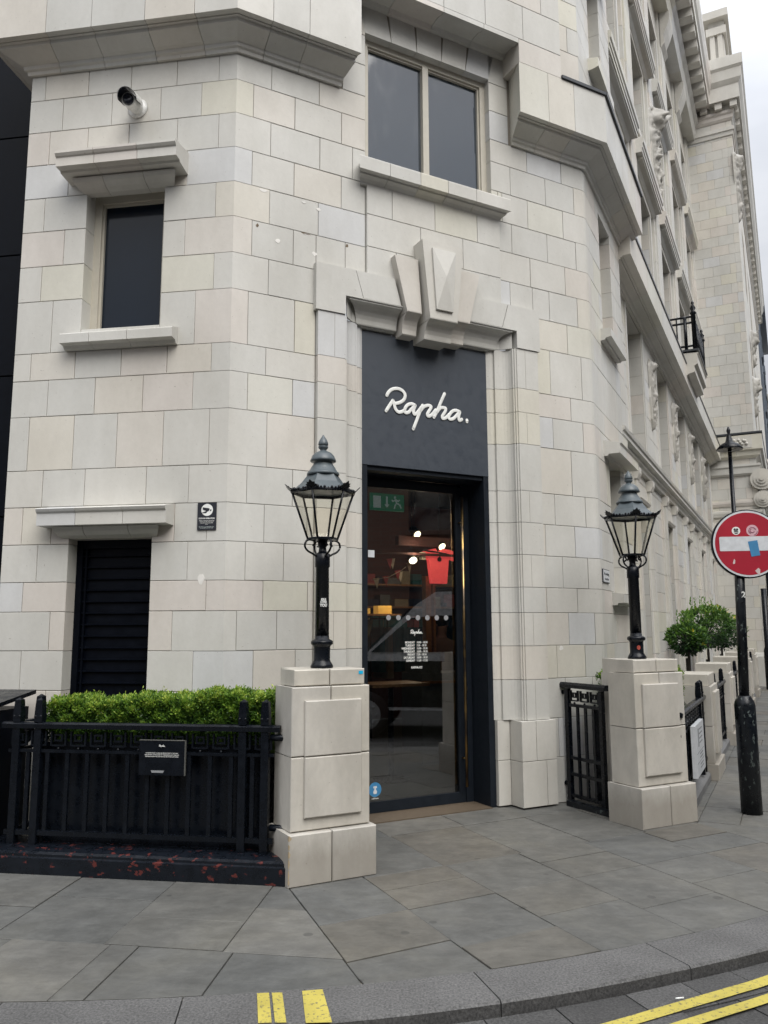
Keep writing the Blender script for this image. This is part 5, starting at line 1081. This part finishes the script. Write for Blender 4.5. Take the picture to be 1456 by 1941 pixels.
# ------------------------------------------------------------ railings
def key_cell(m, F, u, wd, z0, z1, w):
    h = z1-z0; b_ = .010; t_ = .012; x0, x1 = u+wd*.10, u+wd*.90
    m.box(F, x0, x0+t_, w-b_, w+b_, z0+.025, z1-.02); m.box(F, x1-t_, x1, w-b_, w+b_, z0+.025, z1-.02); m.box(F, x0+t_, x1-t_, w-b_, w+b_*.9, z0+.022, z0+.022+t_)
    m.box(F, x0+.028, x1-.028, w-b_, w+b_*.9, z1-.05, z1-.05+t_); m.box(F, x0+.028, x0+.028+t_, w-b_, w+b_*.8, z0+.055, z1-.05); m.box(F, x1-.040, x1-.028, w-b_, w+b_*.8, z0+.055, z1-.05); m.box(F, x0+.040, x1-.040, w-b_, w+b_*.9, z0+.055, z0+.067)
    m.ball(F.p(u+wd*.5, w, z0+.006), .012, n=6)
def finial(m, F, u, w, z, s=1):
    m.box(F, u-.028*s, u+.028*s, w-.028*s, w+.028*s, z, z+.03); m.ball(F.p(u-.02, w+.025, z+.04), .010, n=6); m.ball(F.p(u+.02, w+.025, z+.04), .010, n=6)
    zb, zt, zp = z+.03, z+.150, z+.168
    r0, r1 = .030*s, .023*s
    q0 = [F.p(u+a*r0, w+b_*r0, zb) for a, b_ in ((-1, -1), (1, -1), (1, 1), (-1, 1))]; q1 = [F.p(u+a*r1, w+b_*r1, zt) for a, b_ in ((-1, -1), (1, -1), (1, 1), (-1, 1))]; ap = F.p(u, w, zp)
    m.add(q0+q1+[ap], [(0, 1, 5, 4), (1, 2, 6, 5), (2, 3, 7, 6), (3, 0, 4, 7), (4, 5, 8), (5, 6, 8), (6, 7, 8), (7, 4, 8)])
def railing(F, u0, u1, w, label, posts, zr=.965, zb=.13, pitch=.1445, over=(0, 0)):
    t = thing('iron_railing', label, 'railing', F.p((u0+u1)/2, w, zb))
    m = M(); m.ext_u(F, [(w-.032, zr-.042), (w+.032, zr-.042), (w+.036, zr-.012), (w+.02, zr), (w-.02, zr), (w-.036, zr-.012)], u0-over[0], u1+over[1]); m.obj('top_rail', BLACK, t)
    m = M(); m.box(F, u0, u1, w-.014, w+.014, zr-.205, zr-.185); m.obj('frieze_rail', BLACK, t); m = M(); m.box(F, u0, u1, w-.016, w+.016, zb+.08, zb+.112); m.obj('bottom_rail', BLACK, t)
    n_ = max(1, round((u1-u0)/pitch)); p_ = (u1-u0)/n_
    for k in range(n_):
        m = M(); key_cell(m, F, u0+k*p_, p_, zr-.185, zr-.042, w); m.obj('key_pattern', BLACK, t)
        if k: m = M(); m.box(F, u0+k*p_-.014, u0+k*p_+.014, w-.010, w+.010, zb+.112, zr-.205); m.obj('baluster', BLACK, t)
    for u in posts:
        m = M(); m.box(F, u-.026, u+.026, w-.026, w+.026, zb-.01, zr-.044); m.obj('post', BLACK, t); m = M(); finial(m, F, u, w, zr); m.obj('finial', BLACK, t)
    return t
rl = railing(A, -1.32, .60, .62, 'black iron railing with key pattern in front of the hedge, left of the door', [-1.262, -1.10, .385, .54], over=(.05, .045))
for z in (.885, .31): m = M(); m.tube([A.p(.58, .62, z), A.p(.70, .64, z)], .022, 10); m.obj('wall_bracket', BLACK, rl)
F5 = FR(A.p(-1.285, .62, 0).xy, 0); F5.d = -A.n; F5.n = -A.d
railing(F5, 0.03, .50, 0, 'short black iron railing turning back beside the dark storage bin', [.30], over=(0, .02))
pb = M(); pb.ext_u(A, [(.42, .0), (.79, 0), (.79, .105), (.775, .112), (.775, .128), (.755, .14), (.70, .150), (.42, .150)], -1.9, .735); tag(pb.obj('railing_plinth', BLACKRED), 'black painted stone plinth flaking to red under the left railing', 'plinth')
# board on the railing
t = thing('notice_board', 'black notice with white script heading hung on the left railing', 'sign', A.p(-.17, .66, .63))
m = M(); m.box(A, -.332, -.008, .648, .664, .632, .858); m.obj('board', BLACK, t)
m = M(); m.box(A, -.334, -.006, .646, .666, .858, .8615); m.box(A, -.008, -.0045, .646, .666, .632, .858); m.obj('edge_trim', flat('dull_metal_edge', (.12, .12, .11), .4), t)
logo(A, -.17, .823, .666, .050, t, r=.024)
for k, z in enumerate((.773, .7615, .750)):
    text(A, -.17, z, .6645, ['TO PREVENT FROM CAUSING AN OBSTRUCTION TO THE PUBLIC', 'BIKES ARE NOT TO BE LOCKED TO THESE RAILINGS BUT THERE ARE', 'BIKE RACKS INSIDE THE SHOP FOR THE USE OF OUR CUSTOMERS'][k], .0095, WHITE, t, sx=.83)
m = M(); m.ext_w(A, [(-.245, .663), (-.150, .663), (-.157, .648), (-.238, .648)], .6642, .6655); m.obj('grey_label', GREYINK, t)
# gate between wall and right pedestal
GF = B.side(3.30)
t = thing('iron_gate', 'black iron gate with key pattern between the wall and right pedestal', 'gate', B.p(3.3, .3, .03))
m = M(); m.box(GF, .045, .095, -.02, .02, .03, 1.04); m.obj('stile', BLACK, t); m = M(); m.box(GF, .50, .54, -.02, .02, .03, 1.04); m.obj('stile', BLACK, t)
m = M(); m.ext_u(GF, [(-.032, 1.045), (.032, 1.045), (.036, 1.075), (.02, 1.095), (-.02, 1.095), (-.036, 1.075)], -.03, .60); m.obj('top_rail', BLACK, t)
for z in (.875, .40, .255, .065): m = M(); m.box(GF, .095, .50, -.014, .014, z, z+.028); m.obj('rail', BLACK, t)
for k in range(3): m = M(); key_cell(m, GF, .098+k*.134, .134, .903, 1.045, 0); m.obj('key_pattern', BLACK, t)
for k in range(1, 4): m = M(); m.box(GF, .085+k*.105, .112+k*.105, -.009, .009, .06, .875); m.obj('baluster', BLACK, t)
for z in (1.0, .175):
    m = M(); m.tube([GF.p(-.015, .0, z), GF.p(.05, 0, z)], .011, 8); m.lathe(GF.p(.004, 0, z), [(.020, 0), (.020, .006)], 10, axis=(Vector((0, 0, 1)), Vector((GF.n.x, GF.n.y, 0)), Vector((B.n.x, B.n.y, 0)))); m.obj('hinge', BLACK, t)
m = M(); m.box(GF, .12, .70, .02, .10, 0, .045); tag(m.obj('gate_sill', BLACKPOST), 'low black sill strip under the iron gate', 'sill')
# planters and hedges
def leaves(m, pts, size, asp=2.2, tf=None, up=.5):
    for p, n_, t in pts:
        a = Vector((random.gauss(0, 1), random.gauss(0, 1), random.gauss(0, .7)+up)); a = (a.normalized()*.9+n_*.8).normalized(); b_ = a.cross(Vector((random.gauss(0, 1), random.gauss(0, 1), random.gauss(0, 1)))).normalized()
        l = size*random.uniform(.7, 1.25); w = l/asp; c = a.cross(b_).normalized()*l*.10
        m.add([p, p+a*l*.5+b_*w*.5+c, p+a*l, p+a*l*.5-b_*w*.5+c], [(0, 1, 2, 3)], min(1, max(0, t)))
def hedge(F, u0, u1, w0, w1, z0, zt, n_, label, size=.025):
    t = thing('box_hedge', label, 'hedge', F.p((u0+u1)/2, (w0+w1)/2, z0))
    m = M(); L = []
    for k in range(n_):
        u = random.uniform(u0, u1); w = random.uniform(w0, w1); top = zt(u)-.02*abs((w-(w0+w1)/2)/(w1-w0))*2
        r = random.random()
        if r < .42: z = top+random.gauss(0, .014); nn = Vector((0, 0, 1))
        elif r < .9: z = top-(top-z0)*random.random()**1.3; w = w1+random.gauss(0, .010); nn = Vector((F.n.x, F.n.y, .35))
        else: z = random.uniform(z0, top); nn = Vector((0, 0, .5))
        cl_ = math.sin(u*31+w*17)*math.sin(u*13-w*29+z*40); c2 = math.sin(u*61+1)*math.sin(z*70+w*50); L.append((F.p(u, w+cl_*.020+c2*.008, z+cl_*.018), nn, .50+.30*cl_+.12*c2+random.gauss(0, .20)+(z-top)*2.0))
    leaves(m, L, size, 2.4); 
    for k in range(int(75*(u1-u0))):   # longer shoots breaking the outline
        u = random.uniform(u0, u1); w = random.uniform(w0, w1); zz = zt(u); b0 = F.p(u, w, zz-.02); d = Vector((random.gauss(0, .3), random.gauss(0, .3), 1)).normalized(); h = random.uniform(.025, .06)
        leaves(m, [(b0+d*h*j/6, Vector((0, 0, .3)), .6+random.gauss(0, .15)) for j in range(1, 7) for _ in range(3)], size*.9, 2.6)
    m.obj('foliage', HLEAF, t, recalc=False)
    m = M()
    for k in range(int(14*(u1-u0))): u = random.uniform(u0, u1); w = random.uniform(w0+.05, w1-.05); m.tube([F.p(u, w, z0-.1), F.p(u+random.gauss(0, .03), w, z0+(zt(u)-z0)*.7)], .005, 5)
    m.obj('stems', BARK, t); m = M(); us = [u0+.03+(u1-u0-.06)*i/24 for i in range(25)]
    for a, b_ in zip(us[:-1], us[1:]): m.box(F, a, b_, w0+.03, w1-.03, z0-.1, min(zt(a), zt(b_))-.035)
    m.obj('inner_growth', HLEAF, t); return t
zt1 = lambda u: 1.118+.024*math.sin(u*3.1+.8)+.014*math.sin(u*11)+.008*math.sin(u*27)+.06*max(0, (u-.25))-.05*max(0, -.9-u)*3
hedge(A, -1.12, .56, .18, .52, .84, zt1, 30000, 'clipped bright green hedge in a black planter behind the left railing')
def planter(F, u0, u1, w0, w1, z1, label):
    t = thing('planter', label, 'planter', F.p((u0+u1)/2, (w0+w1)/2, 0)); m = M(); m.box(F, u0, u1, w1-.02, w1, .02, z1); m.box(F, u0, u1, w0, w0+.02, .02, z1); m.box(F, u0, u0+.02, w0+.02, w1-.02, .02, z1-.001); m.box(F, u1-.02, u1, w0+.02, w1-.02, .02, z1-.001); m.obj('box', BLACK, t)
    m = M(); m.box(F, u0+.02, u1-.02, w0+.02, w1-.02, .02, z1-.05); m.obj('soil', flat('soil', (.02, .014, .01), .95), t)
planter(A, -1.14, .50, .16, .54, .82, 'long black planter box under the left hedge')
zt2 = lambda u: 1.17+.02*math.sin(u*7)
hedge(E, -.30, .95, .22, .58, .72, zt2, 15000, 'green hedge behind the iron gate and right pedestal'); planter(E, -.34, 1.0, .20, .60, .72, 'black planter box under the right hedge')
hedge(E, -.46, -.02, .02, .19, .84, lambda u: 1.165+.012*math.sin(u*15), 6500, 'small green box plant between the gate and the right pedestal'); planter(E, -.50, 0, .0, .195, .86, 'small black planter just behind the iron gate')
# ---- row of piers and railings down the side street
PW = .85
def pier(u, label, tr=.0):
    t = thing('stone_pier', label, 'pier', E.p(u+.4, PW-.3, 0), 'stone piers along the side street')
    def blk(a, b_, w0, w1, z0, z1, tt): m = M(); m.stone(E, a, b_, w0, w1, z0, z1, tt, .005); m.obj('stone', STONE3, t)
    blk(u-.03, u+.83, .30, PW+.03, 0, .16, .5); blk(u, u+.80, .36, PW-.005, .165, .55, .4); blk(u, u+.80, .36, PW-.005, .556, .965, .5); blk(u+.04, u+.76, .40, PW-.03, .97, 1.09, .8)
    m = M(); m.stone(E, u+.14, u+.66, PW-.02, PW+.025, .26, .90, .6, .005); m.obj('raised_panel', STONE3, t); return t
ordn = ['first stone pier beyond the right pedestal on the side street', 'second stone pier down the side street, behind the sign post', 'third stone pier down the side street, partly behind the sign post', 'fourth stone pier down the side street, small in the distance', 'farthest stone pier on the side street by the projecting wing']
for k in range(5): pier(1.30+2.83*k, ordn[k])
rn = ['black railing with the white sign just beyond the right pedestal', 'black side street railing between the first and second stone piers', 'black side street railing between the second and third stone piers', 'black side street railing between the third and fourth stone piers', 'black side street railing between the last two stone piers']
pn = ['grey stone plinth under the railing with the white sign', 'grey stone plinth between the first and second street piers', 'grey stone plinth between the second and third street piers', 'grey stone plinth between the third and fourth street piers', 'grey stone plinth between the last two street piers']
for k in range(5):
    u0 = 2.12+2.83*(k-1) if k else -.78; u1 = 1.28+2.83*k
    railing(E, u0, u1, .76, rn[k], [u1-.42, u1-.22] if k == 0 else [u0+.3, u0+.5, u1-.3], zr=.885, pitch=.16)
    m = M(); m.ext_u(E, [(.55, 0), (.80, 0), (.80, .07), (.78, .09), (.70, .13), (.55, .13)], u0-.02, u1+.02, t=random.random()); tag(m.obj('railing_plinth', GREYST), pn[k], 'plinth')
t = thing('street_sign', 'white framed notice fixed to the railing beyond the right pedestal', 'sign', E.p(.2, .82, .3))
m = M(); m.box(E, -.30, .42, .795, .835, .27, .72); m.obj('sign_panel', SIGNW, t)
m = M(); m.box(E, -.24, .36, .8352, .837, .47, .474); m.box(E, -.24, .36, .8352, .837, .385, .389); m.box(E, -.10, -.04, .8352, .837, .52, .68)
for z in (.66, .62, .58, .54, .44, .41, .35, .32): m.box(E, .0, .25, .8352, .8365, z, z+.012)
m.obj('grey_print', GREYINK, t)
# bay trees
def bay(u, w, zc_, r, zb, label, n_=2600, lean=0, rz=.8):
    t = thing('bay_tree', label, 'tree', E.p(u, w, zb), 'clipped bay trees along the side street'); c = E.p(u, w, zc_)
    m = M(); m.tube([E.p(u+lean, w, zb), E.p(u+lean*.5, w, (zb+zc_)/2), c], [.022, .02, .014], 8); m.tube([E.p(u+lean+.03, w-.02, zb), E.p(u+lean*.6+.03, w-.02, zb+.30)], .026, 8); m.obj('trunk', BARK, t)
    m = M()
    for k in range(24): a = Vector((random.gauss(0, 1), random.gauss(0, 1), random.gauss(0, .8))).normalized(); m.tube([c-Vector((0, 0, r*.4)), c+Vector((a.x, a.y, a.z*rz))*r*.8], [.008, .003], 5)
    m.obj('branches', BARK, t)
    m = M(); L = []
    cl_ = [(Vector((random.gauss(0, 1), random.gauss(0, 1), random.gauss(0, 1))).normalized(), random.uniform(.82, 1.10)) for _ in range(60)]
    for k in range(n_):
        a, q = random.choice(cl_); a = (a+Vector((random.gauss(0, .22), random.gauss(0, .22), random.gauss(0, .22)))).normalized(); s = r*q*random.uniform(.55, 1.0)**.5
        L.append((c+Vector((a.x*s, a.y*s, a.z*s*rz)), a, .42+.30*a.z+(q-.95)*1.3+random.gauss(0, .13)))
    leaves(m, L, .062, 2.5, up=.3); 
    for k in range(7): p = c+Vector((random.uniform(-r*.5, r*.5), random.uniform(-r*.5, r*.5), r*rz*.9)); leaves(m, [(p+Vector((0, 0, .02*j)), Vector((0, 0, 1)), .8) for j in range(8)], .055, 2.8, up=1.2)
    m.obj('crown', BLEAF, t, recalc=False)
    return t
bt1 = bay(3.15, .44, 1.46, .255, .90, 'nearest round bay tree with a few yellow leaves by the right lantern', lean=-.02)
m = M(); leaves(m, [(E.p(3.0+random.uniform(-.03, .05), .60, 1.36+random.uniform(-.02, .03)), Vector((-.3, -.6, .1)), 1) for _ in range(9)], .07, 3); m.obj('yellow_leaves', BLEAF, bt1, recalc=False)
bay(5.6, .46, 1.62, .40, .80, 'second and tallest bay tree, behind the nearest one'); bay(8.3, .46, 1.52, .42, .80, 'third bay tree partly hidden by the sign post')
for u, lab in ((3.25, 'black tub under the nearest bay tree'), (5.6, 'black tub under the tallest bay tree'), (8.3, 'black tub under the third bay tree')):
    m = M(); m.lathe(E.p(u, .44, 0), [(.14, 0), (.20, .86), (.215, .88), (.2, .90), (.17, .88)], 16, sm=False); tag(m.obj('plant_tub', BLACK), lab, 'planter', 'tubs of the bay trees')

# ------------------------------------------------------------ wall fittings
t = thing('security_camera', 'white bullet security camera with dark lens high on the left wall', 'security camera', A.p(-.9, .1, 6.0))
m = M(); ax = Vector((A.n.x, A.n.y, 0)); X = Vector((A.d.x, A.d.y, 0)); Zz = Vector((0, 0, 1))
m.lathe(A.p(-.885, 0, 6.055), [(.088, 0), (.088, .015), (.06, .025), (.045, .03)], 24, axis=(X, Zz, ax)); m.obj('mount', WHITEP, t)
d = (A.p(-.845, .32, 5.95)-A.p(-.885, .03, 6.05)).normalized(); Xc = d.cross(Zz).normalized(); Yc = Xc.cross(d)
m = M(); m.lathe(A.p(-.885, .03, 6.05), [(.045, 0), (.060, .02), (.062, .11), (.058, .115), (.058, .21), (.052, .22)], 24, axis=(Xc, Yc, d)); m.obj('housing', WHITEP, t)
m = M(); m.lathe(A.p(-.885, .03, 6.05)+d*.222, [(.048, 0), (.036, .006), (.0, .012)], 20, axis=(Xc, Yc, d)); m.obj('lens', DOMEBLK, t)
m = M(); s0 = A.p(-.885, .03, 6.05)
for k in range(12):
    a0 = R(-10+200*k/12); a1 = R(-10+200*(k+1)/12); q = []
    for (a, dd) in ((a0, .09), (a1, .09), (a1, .25+.04*math.sin(a1)), (a0, .25+.04*math.sin(a0))): q.append((a, dd))
    P0 = [s0+d*dd+(Xc*math.cos(a)+Yc*math.sin(a))*.078 for a, dd in q]; P1 = [s0+d*dd+(Xc*math.cos(a)+Yc*math.sin(a))*.082 for a, dd in q]; m.prism(P0, P1); m.prism([s0+d*(dd-.001)+(Xc*math.cos(a)+Yc*math.sin(a))*.0745 for a, dd in q], [s0+d*(dd-.001)+(Xc*math.cos(a)+Yc*math.sin(a))*.0777 for a, dd in q], m=1)
m.obj('sunshield', [WHITEP, DOMEBLK], t)
t = thing('cctv_sign', 'small black CCTV notice with white camera symbol on the left wall', 'sign', A.p(-.157, .01, 2.37))
m = M(); m.box(A, -.234, -.079, .002, .010, 2.372, 2.588); m.obj('plate', SIGNBLK, t)
m = M(); disc(m, A, -.155, 2.530, .010, .0112, .048, 24); m.obj('white_disc', WHITE, t)
m = M(); m.ext_w(A, [(-.190, 2.552), (-.183, 2.550), (-.136, 2.542), (-.134, 2.530), (-.143, 2.520), (-.156, 2.520), (-.167, 2.509), (-.195, 2.509), (-.195, 2.505), (-.164, 2.504), (-.155, 2.512), (-.160, 2.520), (-.191, 2.533)], .0112, .0122); m.ext_w(A, [(-.130, 2.532), (-.119, 2.535), (-.121, 2.519), (-.130, 2.521)], .0112, .0122); m.obj('camera_symbol', SIGNBLK, t)
text(A, -.157, 2.458, .0102, 'CCTV IN OPERATION', .0145, WHITE, t, sx=.92, bold=.0006)
for k, s in enumerate(('Images are being monitored and', 'recorded for the purposes of', 'crime prevention and public', 'safety')): text(A, -.157, 2.443-k*.0095, .0102, s, .0095, WHITE, t)
for k, s in enumerate(('This scheme is controlled by the shop.', 'For information please ask inside')): text(A, -.157, 2.394-k*.009, .0102, s, .008, GREYPIC, t)
t = thing('wall_plate', 'small white no smoking plate with dark edge near the right corner of the wall', 'sign', B.p(3.8, .01, 2.06))
BE = FR(E.p(.012, .0, 0).xy, 63.2)
m = M(); m.box(BE, .055, .37, .001, .012, 2.055, 2.19); m.obj('edge', SIGNBLK, t); m = M(); m.box(BE, .062, .363, .0121, .0145, 2.062, 2.183); m.obj('plate', SIGNW, t)
text(BE, .21, 2.13, .0147, 'No smoking', .045, INK, t, sx=1.1); text(BE, .21, 2.08, .0147, 'at any time', .04, INK, t, sx=1.1)
# ------------------------------------------------------------ no entry sign on its post
pc = E.p(-.20, 1.25, 0); t = thing('no_entry_sign', 'round red no entry sign with stickers on a black post numbered 2', 'road sign', pc)
ln = Vector((.012, 0, 0))
m = M(); m.lathe(pc, [(.088, 0), (.088, .92), (.080, .95), (.058, .99), (.052, 1.0)], 20); m.obj('post_base', BLACKPOST, t)
m = M(); m.tube([pc+Vector((0, 0, .97)), pc+Vector((.045, .0, 2.5))], .043, 18); m.obj('post', BLACKPOST, t)
SF = FR((0, 0), 0); hd = (Vector((0, 0))-pc.xy).normalized(); a = math.atan2(hd.y, hd.x)+R(16); SF.n = Vector((math.cos(a), math.sin(a))); SF.d = Vector((-SF.n.y, SF.n.x)); SF.o = pc.xy+Vector((.105, 0))+SF.n*.06
zc0 = 2.345
def sd(u, z, r, w0, w1, mat, nm, n_=48): m = M(); disc(m, SF, u, z, w0, w1, r, n_); return m.obj(nm, mat, t)
m = M(); m.lathe(SF.p(0, -.035, zc0), [(.30, 0), (.312, .004), (.312, .040), (.306, .046), (.297, .042), (.297, .035)], 64, axis=(Vector((SF.d.x, SF.d.y, 0)), Vector((0, 0, 1)), Vector((SF.n.x, SF.n.y, 0)))); m.obj('rim', BLACK, t)
sd(0, zc0, .300, -.01, .012, SIGNW, 'sign_disc', 64); sd(0, zc0, .283, .010, .0135, SIGNR, 'red_disc', 64)
m = M(); m.ext_w(SF, [(-.245, zc0-.058), (-.238, zc0-.065), (.238, zc0-.065), (.245, zc0-.058), (.245, zc0+.058), (.238, zc0+.065), (-.238, zc0+.065), (-.245, zc0+.058)], .0136, .0148); m.obj('white_bar', SIGNW, t)
so_ = sd(-.095, zc0+.118, .037, .0136, .0146, WHITE, 'round_white_sticker', 24); m = M(); disc(m, SF, -.106, zc0+.13, .0147, .0153, .010, 10); disc(m, SF, -.085, zc0+.13, .0147, .0153, .010, 10); m.ext_w(SF, [(-.115, zc0+.108), (-.075, zc0+.108), (-.083, zc0+.122), (-.107, zc0+.122)], .0147, .0155); m.ext_w(SF, [(-.115, zc0+.102), (-.075, zc0+.102), (-.085, zc0+.091), (-.105, zc0+.091)], .0147, .0154); m.obj('sticker_print', INK, so_)
so_ = sd(.045, zc0+.118, .052, .0136, .0146, PINK, 'round_pink_sticker', 28); m = M()
for r0, a0, a1 in ((.030, .3, 4.2), (.018, 2, 6), (.043, 5, 6.1)): m.tube([SF.p(.045+r0*math.cos(a0+(a1-a0)*k/10), .0152, zc0+.118+r0*math.sin(a0+(a1-a0)*k/10)) for k in range(11)], .0035, 5)
m.obj('sticker_print', flat('dull_magenta', (.30, .10, .15)), so_)
m = M(); P = [(.0, zc0+.018), (.082, zc0+.030), (.098, zc0-.108), (.022, zc0-.118)]; m.ext_w(SF, P, .0150, .0160); m.obj('blue_sticker', BLUE, t)
m = M(); m.ext_w(SF, [(.045, zc0-.245), (.075, zc0-.22), (.09, zc0-.235), (.085, zc0-.29), (.06, zc0-.265)], .0136, .0142); m.ext_w(SF, [(-.14, zc0-.17), (-.127, zc0-.135), (-.118, zc0-.15), (-.122, zc0-.18), (-.138, zc0-.182)], .0136, .0142); m.obj('paint_chips', flat('primer_patch', (.6, .5, .48)), t)
nf = wrapf(SF, pc+Vector((.032, 0, 0)), .0435); text(nf, .012, 1.865, 0, '2', .075, WHITE, t, bold=.002)
m = M(); m.box(SF, -.02, .02, -.08, -.03, zc0-.02, zc0+.02); m.obj('clamp', BLACK, t)
# far street lamp
fc = Vector((8.44, 19.12, 0)); t = thing('street_lamp', 'tall black street lamp with shallow shade behind the no entry sign', 'street lamp', fc)
m = M(); m.lathe(fc, [(.11, 0), (.11, 1.1), (.075, 1.2), (.06, 3.6), (.085, 3.62), (.085, 3.68), (.055, 3.72), (.045, 5.9)], 14); m.obj('pole', BLACK, t)
m = M(); m.lathe(fc, [(.30, 5.88), (.31, 5.90), (.20, 6.02), (.09, 6.07), (.06, 6.2), (.03, 6.28), (.05, 6.36), (.02, 6.45)], 24); m.obj('lamp_shade', BLACK, t)
m = M(); m.ball(fc+Vector((0, 0, 5.80)), .16, n=16, sc=(1, 1, 1)); m.obj('globe', LGLASS, t)
m = M(); m.lathe(E.p(15.2, 1.05, 0), [(.10, 0), (.10, 1.0), (.07, 1.1), (.07, 2.6)], 12); tag(m.obj('bollard_post', BLACK), 'slim black post at the right edge in the distance', 'post')
# bin at left
t = thing('storage_bin', 'low black bin with a sloping lid at the left edge beside the railing', 'bin', A.p(-1.85, .5, 0))
m = M(); m.box(A, -2.4, -1.46, .2, .74, .02, 1.03); m.obj('body', CLAD, t); m = M(); m.ext_u(A, [(.16, 1.12), (.78, 1.035), (.78, 1.065), (.16, 1.15)], -2.43, -1.43); m.obj('lid', BLACK, t)

# ------------------------------------------------------------ parked van (off frame, mirrored in the door glass)
t = thing('parked_van', 'pale grey panel van parked at the kerb of the side street', 'van', E.p(-.6, 4.6, -.07))
VB = paint('pale_grey_van_paint', (.66, .68, .72), .25, coat=.5); n_ = 1.0
P = [(-3.3, .35), (-3.36, .62), (-3.30, .95), (-3.05, 1.10), (-2.55, 1.22), (-1.75, 1.98), (-1.45, 2.17), (1.9, 2.22), (1.98, 2.1), (2.0, .35)]
m = M(); m.ext_w(E, P, 3.72, 5.55, sm=False); m.obj('body', VB, t)
m = M(); m.ext_w(E, [(-3.31, .40), (-3.31, .92), (-2.6, 1.10), (1.96, 1.10), (1.96, .40)], 3.705, 5.565); m.obj('lower_shade_panels', BLACK, t)  # black panels added for reflected shadows darkening the lower body in the door glass
m = M(); m.ext_w(E, [(-2.48, 1.24), (-1.86, 1.76), (-1.45, 1.80), (-.55, 1.80), (-.55, 1.24)], 3.700, 3.73); m.obj('side_window', PANE, t)
m = M(); q = [E.p(-2.53, 3.80, 1.27), E.p(-2.53, 5.47, 1.27), E.p(-1.80, 5.40, 1.97), E.p(-1.80, 3.87, 1.97)]; nn = Vector((-E.d.x*.7, -E.d.y*.7, .7))*.02; m.prism(q, [p+nn for p in q]); m.obj('windscreen', PANE, t)
for u in (-2.55, 1.15):
    for w in (3.80, 5.30):
        m = M(); X = Vector((E.d.x, E.d.y, 0)); s = 1 if w > 4.5 else -1; m.lathe(E.p(u, w, .28), [(.345, -.12), (.36, -.08), (.36, .08), (.345, .12), (.24, .125)], 28, axis=(X, Vector((0, 0, 1)), Vector((E.n.x, E.n.y, 0))*s)); wh = m.obj('wheel', flat('tyre_rubber', (.015, .015, .016), .8), t)
        m = M(); m.lathe(E.p(u, w, .28), [(.24, .10), (.22, .135), (.08, .145), (.02, .15)], 28, axis=(X, Vector((0, 0, 1)), Vector((E.n.x, E.n.y, 0))*s), sm=False)
        for k in range(8): a = k*math.pi/4; m.ball(E.p(u+.16*math.cos(a), w+s*.14, .28+.16*math.sin(a)), .028, n=6)
        m.obj('rim', flat('alloy_rim', (.35, .36, .37), .4), wh)
for w in (3.85, 5.42):
    m = M(); m.box(E, -3.34, -3.05, w-.12, w+.12, .80, .98); m.obj('headlight', SIGNW, t)
print('stones left', _left[0], 'flags', _fl[0])
